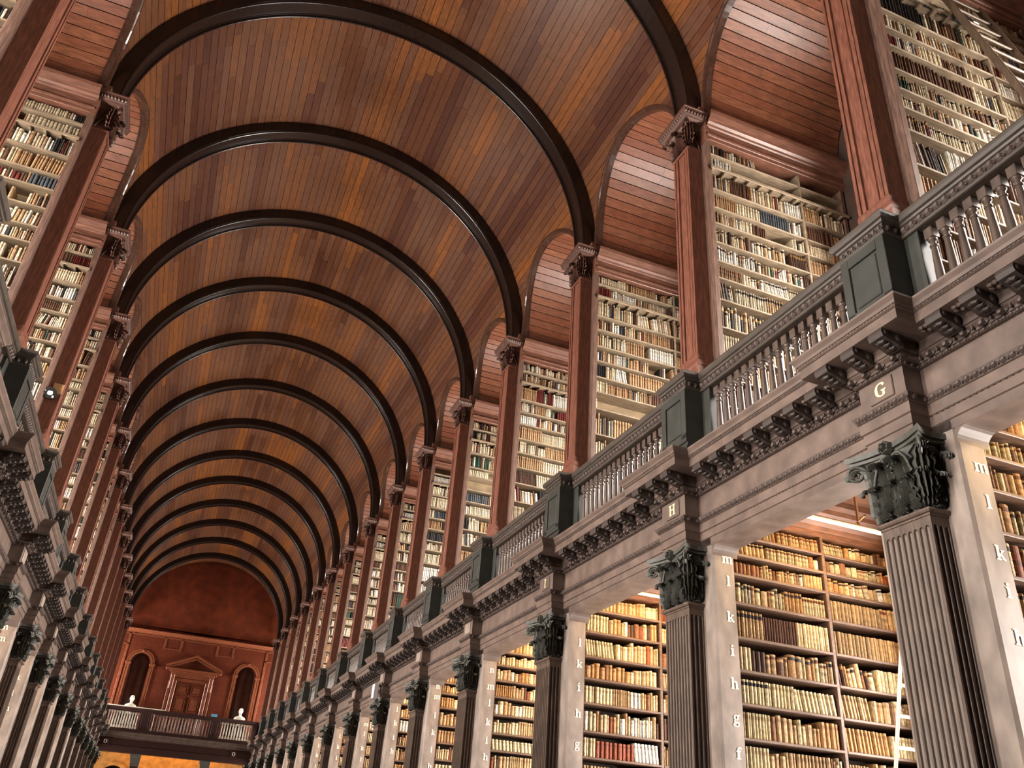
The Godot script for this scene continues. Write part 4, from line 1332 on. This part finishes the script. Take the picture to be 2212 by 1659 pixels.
func alcove_lamp(b: int, side: int) -> void:
	# warm tube on a bracket in front of the lower bookcase, below the alcove ceiling
	var zf: float = PZ[b + 1] + 1.08
	var t := thing("alcove_lamp", "slim tube lamp in the lower alcove, " + bay_where(b, side), "lamp", Transform3D(Basis(), Vector3(0, 0, zf)), "alcove tube lamps")
	if not cache.has("lamp_tube"):
		var mb := MB.new()
		mb.tube(PackedVector3Array([Vector3(4.25, 4.72, 0), Vector3(5.0, 4.72, 0), Vector3(5.75, 4.72, 0)]), 0.018, 0.018, 8)
		cache.lamp_tube = mb.mesh()
		var s := MB.new()
		for x in [4.45, 5.10]:
			s.cbox(Vector3(x - 0.012, 4.74, -0.012), Vector3(x + 0.012, 5.22, 0.012), 0.003)
			s.cbox(Vector3(x - 0.06, 5.20, -0.04), Vector3(x + 0.06, 5.22, 0.04), 0.003)
			s.tube(PackedVector3Array([Vector3(x, 4.80, 0), Vector3(x + 0.16, 4.86, -0.2), Vector3(x + 0.32, 4.93, -0.42)]), 0.011, 0.011, 5)
			s.tube(PackedVector3Array([Vector3(x, 4.80, 0), Vector3(x - 0.08, 4.77, 0.12), Vector3(x - 0.16, 4.75, 0.26)]), 0.011, 0.011, 5)
		s.cbox(Vector3(4.22, 4.735, -0.02), Vector3(5.78, 4.755, 0.02), 0.004)
		cache.lamp_struts = s.mesh()
	var m := Transform3D() if side > 0 else Transform3D(Basis(Vector3.UP, PI), Vector3.ZERO)
	part("struts", cache.lamp_struts, M.bracket, t, m)
	part("tube", cache.lamp_tube, M.tube, t, m)
	var l := AreaLight3D.new()
	l.name = "tube_light"
	l.area_size = Vector2(1.3, 0.022)
	l.light_color = TUBE_COLOR
	l.light_energy = TUBE_ENERGY
	l.area_range = 12.0
	l.shadow_enabled = true
	l.transform = Transform3D(Basis(Vector3.RIGHT, -0.75), Vector3(5.0 * side, 4.695, -0.02))
	t.add_child(l)

# ---------------------------------------------------------------- the far end
func end_wall() -> void:
	var Z := END_Z
	var nx := 2.84
	var nr := 0.56
	var spring := 9.1
	var mb := MB.new()
	var W := func(x0: float, x1: float, y0: float, y1: float) -> void: mb.box(Vector3(x0, y0, Z - 0.3), Vector3(x1, y1, Z))
	W.call(-WALL_X, -nx - nr, 5.3, 16.2); W.call(nx + nr, WALL_X, 5.3, 16.2)
	W.call(-nx + nr, nx - nr, 5.3, 16.2)
	for s in [-1.0, 1.0]:
		var c: float = nx * s
		W.call(c - nr, c + nr, spring + nr, 16.2)
		W.call(c - nr, c + nr, 5.3, 5.95)
		for i in 12:
			var a0 := PI * i / 12; var a1 := PI * (i + 1) / 12
			var p := Vector3(c + nr * cos(a0), spring + nr * sin(a0), Z); var q := Vector3(c + nr * cos(a1), spring + nr * sin(a1), Z)
			mb.quad(q, p, Vector3(p.x, spring + nr, Z), Vector3(q.x, spring + nr, Z))
	var wall := struct("wall_end", mb.mesh(), M.end_wood, "red-brown panelled end wall with two niches and a door")
	# stiles and rails of the panelling
	var st := MB.new()
	for x in [-3.72, -1.85, -0.98, 0.98, 1.85, 3.72]:
		st.cbox(Vector3(x - 0.06, 9.95 if absf(x) < 3.0 else 6.0, Z), Vector3(x + 0.06, 10.62, Z + 0.025), 0.006)
	for s in [-1.0, 1.0]:
		st.cbox(Vector3(1.05 * s - 0.0 if s > 0 else -1.85, 10.0, Z), Vector3(1.85 if s > 0 else -1.05, 10.06, Z + 0.025), 0.006)
		st.cbox(Vector3(3.66 if s > 0 else -4.1, 10.0, Z), Vector3(4.1 if s > 0 else -3.66, 10.08, Z + 0.025), 0.006)
	st.cbox(Vector3(-4.1, 10.56, Z), Vector3(4.1, 10.64, Z + 0.025), 0.006)
	part("panelling", st.mesh(), M.end_trim, wall)
	var cn := MB.new()
	cn.run_x([Vector2(0, 10.66), Vector2(0.04, 10.67), Vector2(0.05, 10.72), Vector2(0.09, 10.74), Vector2(0.11, 10.79), Vector2(0.17, 10.83), Vector2(0.18, 10.87), Vector2(0.0, 10.90)], -4.1, 4.1)
	var cm := MB.new()
	cm.put(cn, Transform3D(Basis(), Vector3(0, 0, Z)))
	part("cornice", cm.mesh(), M.end_trim, wall)
	var lu := MB.new()
	for i in 40:
		var t0 := PI * i / 40; var t1 := PI * (i + 1) / 40
		lu.tri(Vector3(0, SPRING - 0.1, Z + 0.02), vp(t0, 4.2, Z + 0.02), vp(t1, 4.2, Z + 0.02))
	lu.quad(Vector3(-4.2, 10.85, Z + 0.02), Vector3(4.2, 10.85, Z + 0.02), Vector3(4.2, SPRING, Z + 0.02), Vector3(-4.2, SPRING, Z + 0.02))
	part("lunette", lu.mesh(), M.lunette, wall)
	for s in [-1.0, 1.0]:
		var c: float = nx * s
		var n := MB.new()
		var NS := 16
		for i in NS:
			var a0 := PI * i / NS; var a1 := PI * (i + 1) / NS
			var e0 := Vector3(cos(a0), 0, -sin(a0)); var e1 := Vector3(cos(a1), 0, -sin(a1))
			var o := Vector3(c, 0, Z)
			n.quadn(o + e1 * nr + Vector3.UP * 5.95, o + e0 * nr + Vector3.UP * 5.95, o + e0 * nr + Vector3.UP * spring, o + e1 * nr + Vector3.UP * spring, -e1, -e0, -e0, -e1)
			for j in 8:
				var f0 := PI / 2 * j / 8; var f1 := PI / 2 * (j + 1) / 8
				var U := Vector3.UP
				var p00 := e0 * cos(f0) + U * sin(f0); var p10 := e1 * cos(f0) + U * sin(f0); var p11 := e1 * cos(f1) + U * sin(f1); var p01 := e0 * cos(f1) + U * sin(f1)
				var q := Vector3(c, spring, Z)
				n.quadn(q + p10 * nr, q + p00 * nr, q + p01 * nr, q + p11 * nr, -p10, -p00, -p01, -p11)
		n.box(Vector3(c - nr, 5.9, Z - nr), Vector3(c + nr, 5.95, Z))
		var nd := part("niche", n.mesh(), M.niche, wall)
		var fr := MB.new()
		for k in [[nr + 0.02, 0.05], [nr + 0.13, 0.035]]:
			var r: float = k[0]; var w: float = k[1]
			for i in 24:
				var a0 := PI * i / 24; var a1 := PI * (i + 1) / 24
				var P := func(a: float, rr: float, z: float) -> Vector3: return Vector3(c + rr * cos(a), spring + rr * sin(a), Z + z)
				fr.quad(P.call(a0, r - w, 0.0), P.call(a0, r - w, 0.04), P.call(a1, r - w, 0.04), P.call(a1, r - w, 0.0))
				fr.quad(P.call(a0, r - w, 0.04), P.call(a0, r + w, 0.04), P.call(a1, r + w, 0.04), P.call(a1, r - w, 0.04))
				fr.quad(P.call(a0, r + w, 0.04), P.call(a0, r + w, 0.0), P.call(a1, r + w, 0.0), P.call(a1, r + w, 0.04))
			for s2 in [-1.0, 1.0]:
				fr.box(Vector3(c + (r * s2) - w, 5.95, Z), Vector3(c + (r * s2) + w, spring, Z + 0.04))
		for s2 in [-1.0, 1.0]:
			fr.cbox(Vector3(c + (nr + 0.06) * s2 - 0.14, spring - 0.1, Z), Vector3(c + (nr + 0.06) * s2 + 0.14, spring + 0.02, Z + 0.08), 0.01)
		fr.lump(Vector3(c, spring + nr + 0.1, Z + 0.04), Vector3(0.07, 0, 0), Vector3(0, 0.07, 0), Vector3(0, 0, 0.06))
		part("frame", fr.mesh(), M.end_trim, nd)
		# bust standing in the niche
		var bt := thing("marble_bust", "white marble bust in the niche %s" % ("above the blue card" if s > 0 else "behind the white rail strip"), "bust", Transform3D(Basis(), Vector3(c + 0.1, 6.35, Z + 0.12)))
		var ped := MB.new()
		ped.lathe([Vector2(0.30, -0.40), Vector2(0.30, -0.30), Vector2(0.2, -0.25), Vector2(0.2, 0.05), Vector2(0.24, 0.1), Vector2(0.24, 0.16), Vector2(0.0, 0.16)], 12, Vector3.ZERO)
		part("stand", ped.mesh(), M.end_dark, bt)
		part("bust", bust_mesh(), M.ivory, bt, Transform3D(Basis(Vector3.UP, -0.2 * s), Vector3(0, 0.16, 0)))
	end_door(Z)
	end_gallery(Z)
func bust_mesh() -> Mesh:
	if cache.has("bust"): return cache.bust
	# head, neck, shoulders and socle as one smooth surface of stacked ovals
	var mb := MB.new()
	var R := [[0.0, 0.10, 0.10, 0.0], [0.05, 0.11, 0.10, 0.0], [0.08, 0.07, 0.07, 0.0], [0.13, 0.08, 0.07, 0.0], [0.17, 0.20, 0.11, 0.0], [0.26, 0.29, 0.14, 0.0], [0.36, 0.31, 0.15, 0.0], [0.44, 0.27, 0.14, 0.0], [0.49, 0.16, 0.11, 0.0], [0.53, 0.075, 0.08, 0.01], [0.60, 0.07, 0.078, 0.015], [0.63, 0.085, 0.10, 0.03], [0.68, 0.10, 0.125, 0.035], [0.73, 0.108, 0.14, 0.03], [0.77, 0.112, 0.142, 0.025], [0.82, 0.11, 0.138, 0.015], [0.87, 0.095, 0.118, 0.01], [0.91, 0.06, 0.075, 0.005], [0.925, 0.0, 0.0, 0.005]]
	var ns := 16
	var P := func(r: Array, i: int) -> Vector3:
		var a := TAU * i / ns
		var f := 1.0
		if r[0] > 0.66 and r[0] < 0.76 and absf(angle_difference(a, PI * 1.5)) < 0.2: f = 1.18
		return Vector3(r[1] * cos(a), r[0], r[3] - r[2] * sin(a) * f)
	for j in R.size() - 1:
		for i in ns:
			mb.quad(P.call(R[j], i), P.call(R[j], i + 1), P.call(R[j + 1], i + 1), P.call(R[j + 1], i))
	for s in [-1.0, 1.0]:
		mb.lump(Vector3(0.11 * s, 0.74, 0.0), Vector3(0, 0.035, 0), Vector3(0, 0, 0.02), Vector3(0.02 * s, 0, 0))
	cache.bust = mb.mesh()
	return cache.bust
func end_door(Z: float) -> void:
	var d := struct("door_1", null, null, "panelled red-brown double door under a triangular pediment")
	var fr := MB.new()
	for s in [-1.0, 1.0]:
		fr.cbox(Vector3(0.86 * s - 0.10, 5.42, Z), Vector3(0.86 * s + 0.10, 8.45, Z + 0.10), 0.02)
		fr.cbox(Vector3(1.08 * s - 0.08, 5.42, Z), Vector3(1.08 * s + 0.08, 8.45, Z + 0.05), 0.01)
		fr.cbox(Vector3(1.02 * s - 0.10, 8.0, Z), Vector3(1.02 * s + 0.10, 8.75, Z + 0.16), 0.03)
	fr.cbox(Vector3(-0.96, 8.42, Z), Vector3(0.96, 8.58, Z + 0.09), 0.02)
	fr.cbox(Vector3(-1.15, 8.60, Z), Vector3(1.15, 8.88, Z + 0.07), 0.01)
	fr.cbox(Vector3(-1.25, 8.88, Z), Vector3(1.25, 8.95, Z + 0.14), 0.02)
	fr.cbox(Vector3(-1.48, 8.95, Z), Vector3(1.48, 9.08, Z + 0.24), 0.03)
	part("door_frame", fr.mesh(), M.end_trim, d)
	var pd := MB.new()
	for s in [-1.0, 1.0]:
		for lay in [[0.0, 0.13, 0.26], [-0.11, 0.09, 0.18]]:
			var a := Vector3(1.50 * s, 9.08 + lay[0], Z); var b := Vector3(0, 9.72 + lay[0], Z)
			var up := Vector3(0, lay[1], 0); var o := Vector3(0, 0, lay[2])
			if s < 0:
				pd.quad(a + o, b + o, b + o + up, a + o + up); pd.quad(a, b, b + o, a + o); pd.quad(a + o + up, b + o + up, b + up, a + up)
			else:
				pd.quad(b + o, a + o, a + o + up, b + o + up); pd.quad(b, a, a + o, b + o); pd.quad(b + o + up, a + o + up, a + up, b + up)
	part("pediment", pd.mesh(), M.end_trim, d)
	var lf := MB.new()
	lf.box(Vector3(-0.76, 5.42, Z), Vector3(0.76, 8.42, Z + 0.03))
	var leaf := part("door_leaf", lf.mesh(), M.end_wood, d)
	for s in [-1.0, 1.0]:
		for r in [[5.55, 6.05], [6.2, 6.75], [6.9, 7.65], [7.8, 8.25]]:
			var f := MB.new()
			var x0: float = minf(0.08 * s, 0.66 * s); var x1: float = maxf(0.08 * s, 0.66 * s)
			var y0: float = r[0]; var y1: float = r[1]
			f.box(Vector3(x0, y0, Z + 0.03), Vector3(x1, y0 + 0.04, Z + 0.055)); f.box(Vector3(x0, y1 - 0.04, Z + 0.03), Vector3(x1, y1, Z + 0.055))
			f.box(Vector3(x0, y0, Z + 0.03), Vector3(x0 + 0.04, y1, Z + 0.055)); f.box(Vector3(x1 - 0.04, y0, Z + 0.03), Vector3(x1, y1, Z + 0.055))
			f.cbox(Vector3(x0 + 0.08, y0 + 0.08, Z + 0.03), Vector3(x1 - 0.08, y1 - 0.08, Z + 0.045), 0.01)
			part("panel", f.mesh(), M.end_trim, leaf)
func end_gallery(Z: float) -> void:
	var zf := -44.6
	var slab := MB.new()
	slab.box(Vector3(-3.75, 5.22, Z), Vector3(3.75, 5.41, zf))
	struct("floor_003", slab.mesh(), M.end_dark, "floor of the end gallery")
	var e := thing("end_entablature", "dark entablature below the end gallery balustrade", "entablature", Transform3D(Basis(), Vector3(0, 0, zf)))
	var b := MB.new()
	b.run_x([Vector2(-0.5, 4.50), Vector2(0.0, 4.50), Vector2(0.0, 4.66), Vector2(0.02, 4.67), Vector2(0.02, 4.80), Vector2(0.0, 4.82), Vector2(0.0, 5.10), Vector2(0.06, 5.14)], -3.75, 3.75)
	part("body", b.mesh(), M.end_dark, e)
	var c := MB.new()
	c.run_x([Vector2(0.06, 5.14), Vector2(0.08, 5.24), Vector2(0.26, 5.25), Vector2(0.26, 5.33), Vector2(0.30, 5.42), Vector2(-0.3, 5.42)], -3.75, 3.75)
	part("cornice", c.mesh(), M.entab, e)
	for x in [-3.35, 2.85]:
		var p := MB.new()
		p.cbox(Vector3(x - 0.14, 4.80, 0.0), Vector3(x + 0.14, 5.08, 0.03), 0.008)
		var pl := part("letter_plate", p.mesh(), M.end_dark, e)
		part("letter", letter_mesh("O", 0.24), M.letter, pl, Transform3D(Basis(), Vector3(x, 4.94, 0.033)))
	var r := thing("end_balustrade", "balustrade of the end gallery with dark rail and pale balusters", "balustrade", Transform3D(Basis(), Vector3(0, 0, zf)))
	var rl := MB.new()
	rl.cbox(Vector3(-3.75, 6.40, -0.10), Vector3(3.75, 6.592, 0.12), 0.02)
	part("rail", rl.mesh(), M.end_dark, r)
	var bs := MB.new()
	bs.cbox(Vector3(-3.75, 5.42, -0.10), Vector3(3.75, 5.60, 0.12), 0.02)
	part("base_rail", bs.mesh(), M.end_dark, r)
	for x in [[-2.07, -1.53], [1.36, 1.86], [-3.75, -3.66], [3.5, 3.75]]:
		var p := MB.new()
		p.cbox(Vector3(x[0], 5.58, -0.11), Vector3(x[1], 6.42, 0.13), 0.01)
		if x[1] - x[0] > 0.4: p.cbox(Vector3(x[0] + 0.1, 5.72, 0.12), Vector3(x[1] - 0.1, 6.3, 0.145), 0.008)
		part("pedestal", p.mesh(), M.end_dark, r)
	for g in [[-3.62, -2.10, 12], [-1.50, 1.33, 18], [1.90, 3.47, 11]]:
		for i in g[2]:
			part("baluster", cache.baluster, M.ivory if g[2] < 15 or i == 0 else M.panel, r, Transform3D(Basis.from_scale(Vector3(1.15, 1.04, 1.15)), Vector3(lerpf(g[0], g[1], (i + 0.5) / g[2]), 5.60, 0.01)))
	var ws := MB.new()
	ws.cbox(Vector3(-3.72, 6.592, -0.12), Vector3(-0.92, 6.64, 0.10), 0.01)
	single("rail_cover", ws.mesh(), M.ivory, "long white strip lying on the end gallery rail", "cover", Transform3D(Basis(), Vector3(0, 0, zf)))
	var bc := MB.new()
	bc.cbox(Vector3(1.32, 6.592, -0.02), Vector3(1.62, 6.74, 0.0), 0.003)
	single("blue_card", bc.mesh(), M.blue, "small pale blue card standing on the end gallery rail", "card", Transform3D(Basis(), Vector3(0, 0, zf)))
	var ul := thing("ceiling_lamp", "long warm lamp under the end gallery", "lamp", Transform3D(Basis(), Vector3(0, 5.16, -45.6)))
	var um := MB.new()
	um.cbox(Vector3(-2.6, 0.0, -0.06), Vector3(2.6, 0.06, 0.06), 0.01)
	part("housing", um.mesh(), M.bracket, ul)
	var ut := MB.new()
	ut.tube(PackedVector3Array([Vector3(-2.5, -0.02, 0), Vector3(0, -0.02, 0), Vector3(2.5, -0.02, 0)]), 0.02, 0.02, 8)
	part("tube", ut.mesh(), M.tube, ul)
	var la := AreaLight3D.new()
	la.name = "under_gallery_light"
	la.area_size = Vector2(5.0, 0.1)
	la.light_color = Color(1.0, 0.76, 0.42)
	la.light_energy = 14.0
	la.area_range = 12.0
	la.shadow_enabled = true
	la.transform = Transform3D(Basis(Vector3.RIGHT, -1.1), Vector3(0, -0.05, 0))
	ul.add_child(la)
	# golden lower wall below the gallery, with a dark arched opening
	var g := MB.new()
	var ax := -2.72; var ar := 0.66; var ay := 3.35
	g.box(Vector3(-WALL_X, 0, Z - 0.3), Vector3(ax - ar, 5.3, Z)); g.box(Vector3(ax + ar, 0, Z - 0.3), Vector3(WALL_X, 5.3, Z))
	g.box(Vector3(ax - ar, ay + ar, Z - 0.3), Vector3(ax + ar, 5.3, Z))
	for i in 16:
		var a0 := PI * i / 16; var a1 := PI * (i + 1) / 16
		var p := Vector3(ax + ar * cos(a0), ay + ar * sin(a0), Z); var q := Vector3(ax + ar * cos(a1), ay + ar * sin(a1), Z)
		g.quad(q, p, Vector3(p.x, ay + ar, Z), Vector3(q.x, ay + ar, Z))
		g.quad(p, q, q - Vector3(0, 0, 0.3), p - Vector3(0, 0, 0.3))
	var w := struct("wall_end_lower", g.mesh(), M.gold_plaster, "golden plaster wall below the end gallery with an arched opening")
	var dk := MB.new()
	dk.box(Vector3(ax - ar - 0.1, 0, Z - 0.36), Vector3(ax + ar + 0.1, 5.0, Z - 0.3))
	part("door_leaf", dk.mesh(), M.end_dark, w)
	var arch := MB.new()
	for i in 20:
		var a0 := PI * i / 20; var a1 := PI * (i + 1) / 20
		var P := func(a: float, rr: float, z: float) -> Vector3: return Vector3(ax + rr * cos(a), ay + rr * sin(a), Z + z)
		arch.quad(P.call(a0, ar, 0.05), P.call(a0, ar + 0.16, 0.05), P.call(a1, ar + 0.16, 0.05), P.call(a1, ar, 0.05))
		arch.quad(P.call(a0, ar + 0.16, 0.05), P.call(a0, ar + 0.16, 0.0), P.call(a1, ar + 0.16, 0.0), P.call(a1, ar + 0.16, 0.05))
		arch.quad(P.call(a0, ar, 0.0), P.call(a0, ar, 0.05), P.call(a1, ar, 0.05), P.call(a1, ar, 0.0))
	part("arch_moulding", arch.mesh(), M.gold_plaster, w)
	for x in [-1.75, 1.6]:
		var c2 := thing("end_column", "dark square column under the end gallery, %s" % ("beside the arched opening" if x < 0 else "away from the arched opening"), "column", Transform3D(Basis(), Vector3(x, 0, zf - 0.3)))
		var s := MB.new()
		s.cbox(Vector3(-0.2, 0.3, -0.2), Vector3(0.2, 4.0, 0.2), 0.02)
		part("shaft", s.mesh(), M.end_dark, c2)
		var cp := MB.new()
		cp.sweep_u([Vector2(0.0, 3.95), Vector2(0.03, 4.0), Vector2(0.02, 4.1), Vector2(0.08, 4.35), Vector2(0.12, 4.42), Vector2(0.12, 4.50)], -0.2, 0.2, 0.2)
		part("capital", cp.mesh(), M.capital, c2)
		var bb := MB.new()
		bb.cbox(Vector3(-0.26, 0, -0.26), Vector3(0.26, 0.3, 0.26), 0.03)
		part("base", bb.mesh(), M.end_dark, c2)

# ---------------------------------------------------------------- single small things
func ladder(called: String, label: String, foot_l: Vector3, foot_r: Vector3, top_l: Vector3, top_r: Vector3, rungs: int, m: Material, rail_w: float) -> void:
	var t := thing(called, label, "ladder", Transform3D(Basis(), foot_l))
	for pr in [[foot_l, top_l], [foot_r, top_r]]:
		var d: Vector3 = (pr[1] - pr[0])
		var y := d.normalized()
		var x := (foot_r - foot_l).normalized()
		var z := x.cross(y).normalized()
		x = y.cross(z)
		var mb := MB.new()
		mb.cbox(Vector3(-rail_w * 0.4, 0, -rail_w), Vector3(rail_w * 0.4, d.length(), rail_w), 0.006)
		part("rail", mb.mesh(), m, t, Transform3D(Basis(x, y, z), pr[0] - foot_l))
	for i in rungs:
		var f := (i + 0.7) / rungs
		var a := foot_l.lerp(top_l, f) - foot_l
		var b := foot_r.lerp(top_r, f) - foot_l
		var mb := MB.new()
		mb.tube(PackedVector3Array([a, (a + b) / 2, b]), 0.017, 0.017, 6)
		part("rung", mb.mesh(), m, t)
func small_things() -> void:
	ladder("gallery_ladder", "tall brown ladder leaning on the gallery bookcase at letter G", Vector3(5.06, 5.41, 1.50), Vector3(5.62, 5.41, 1.50), Vector3(5.04, 10.30, 0.37), Vector3(5.62, 10.30, 0.37), 17, M.ladder, 0.035)
	var hk := thing("ladder_bracket", "black hook and white tags at the top of the gallery ladder", "bracket", Transform3D(Basis(), Vector3(5.2, 9.85, 0.42)))
	var h := MB.new()
	h.cbox(Vector3(-0.10, -0.05, -0.04), Vector3(0.12, 0.03, 0.04), 0.01)
	h.tube(PackedVector3Array([Vector3(-0.12, 0.0, 0), Vector3(-0.17, -0.06, 0.02), Vector3(-0.15, -0.14, 0.03)]), 0.012, 0.012, 6)
	part("hook", h.mesh(), M.iron, hk)
	var tg := MB.new()
	tg.cbox(Vector3(-0.08, 0.03, 0.0), Vector3(0.0, 0.09, 0.012), 0.002)
	part("tag", tg.mesh(), M.white_box, hk)
	part("tag", tg.mesh(), M.white_box, hk, Transform3D(Basis(), Vector3(0.22, -0.08, 0.02)))
	ladder("library_steps", "white tapering library ladder in the bay between letters G and H", Vector3(5.22, 0.0, -2.78), Vector3(6.05, 0.0, -2.78), Vector3(5.52, 3.62, -2.10), Vector3(5.58, 3.62, -2.10), 13, M.white_ladder, 0.022)
	# camera on the facing gallery pier
	var cc := thing("security_camera", "small black round camera with pale lens on a facing gallery pilaster", "camera", Transform3D(Basis(), Vector3(-3.99, 7.53, -9.69)))
	var bm := MB.new()
	bm.cbox(Vector3(-0.02, 0.06, -0.01), Vector3(0.14, 0.24, 0.005), 0.004)
	part("plate", bm.mesh(), M.bracket, cc)
	var bd := MB.new()
	bd.tube(PackedVector3Array([Vector3(0.0, 0.02, 0.0), Vector3(0.0, 0.02, 0.06), Vector3(0.0, 0.0, 0.12)]), 0.085, 0.10, 14)
	part("housing", bd.mesh(), M.iron, cc)
	var ln := MB.new()
	ln.tube(PackedVector3Array([Vector3(0.0, 0.0, 0.115), Vector3(0.0, 0.0, 0.13)]), 0.045, 0.04, 12)
	part("lens", ln.mesh(), M.white_box, cc)
	for w in [[-0.075, 0.04], [0.055, -0.06]]:
		var wl := MB.new()
		wl.cbox(Vector3(w[0] - 0.012, w[1] - 0.02, 0.115), Vector3(w[0] + 0.012, w[1] + 0.02, 0.13), 0.003)
		part("marker", wl.mesh(), M.white_box, cc)
	# pale box lamp fixed above a lower capital
	var bl := thing("speaker_box", "white box fixed above the lower capital, third pier past letter I", "speaker", Transform3D(Basis(), Vector3(3.42, 4.62, -15.95)))
	var sb := MB.new()
	sb.cbox(Vector3(-0.06, -0.16, -0.09), Vector3(0.06, 0.16, 0.09), 0.012)
	part("body", sb.mesh(), M.white_box, bl)
	var sg := MB.new()
	sg.cbox(Vector3(0.05, -0.04, -0.03), Vector3(0.16, 0.04, 0.03), 0.006)
	part("bracket", sg.mesh(), M.white_box, bl)

# ---------------------------------------------------------------- the scene
const DAY_COLOR := Color(1.0, 0.965, 0.93)
const DAY_LOW := 68.0
const DAY_UP := 88.0
const TUBE_COLOR := Color(1.0, 0.83, 0.60)
const TUBE_ENERGY := 3.0
const EXPOSURE := 1.0
func _ready() -> void:
	var cam := Camera3D.new()
	cam.name = "camera"
	cam.fov = 49.704
	cam.near = 0.05
	cam.far = 200.0
	cam.position = Vector3(-1.0698, 1.601, 4.3002)
	cam.rotation_order = EULER_ORDER_YXZ
	cam.rotation_degrees = Vector3(29.2847, -19.7833, 4.5132)
	add_child(cam)
	cam.current = true
	var env := Environment.new()
	env.background_mode = Environment.BG_COLOR
	env.background_color = Color(0.75, 0.79, 0.84)
	env.background_energy_multiplier = 0.6
	env.tonemap_mode = Environment.TONE_MAPPER_LINEAR
	env.tonemap_exposure = EXPOSURE
	env.sdfgi_enabled = true
	env.ssao_enabled = true
	env.ssil_enabled = true
	var we := WorldEnvironment.new()
	we.name = "environment"
	we.environment = env
	add_child(we)
	window_lights()
	rng.seed = 20
	make_materials()
	outer_walls()
	for b in range(FIRST, LAST + 1):
		vault_bay(b)
		if b < LAST:
			for side in [1, -1]: side_vault(b, side)
	for k in range(FIRST, LAST + 1): rib(k)
	print("vault ", Time.get_ticks_msec())
	for k in range(FIRST, LAST + 1):
		for side in [1, -1]:
			lower_bookcase(k, side)
			upper_bookcase(k, side)
			lower_pilaster(k, side)
			upper_pilaster(k, side)
			entablature_bay(k, side)
			pier_entablature(k, side)
			pedestal(k, side)
			balustrade(k, side)
			if k < LAST: alcove_lamp(k, side)
	print("piers ", Time.get_ticks_msec())
	end_wall()
	shelve_books()
	print("books ", Time.get_ticks_msec())
	small_things()
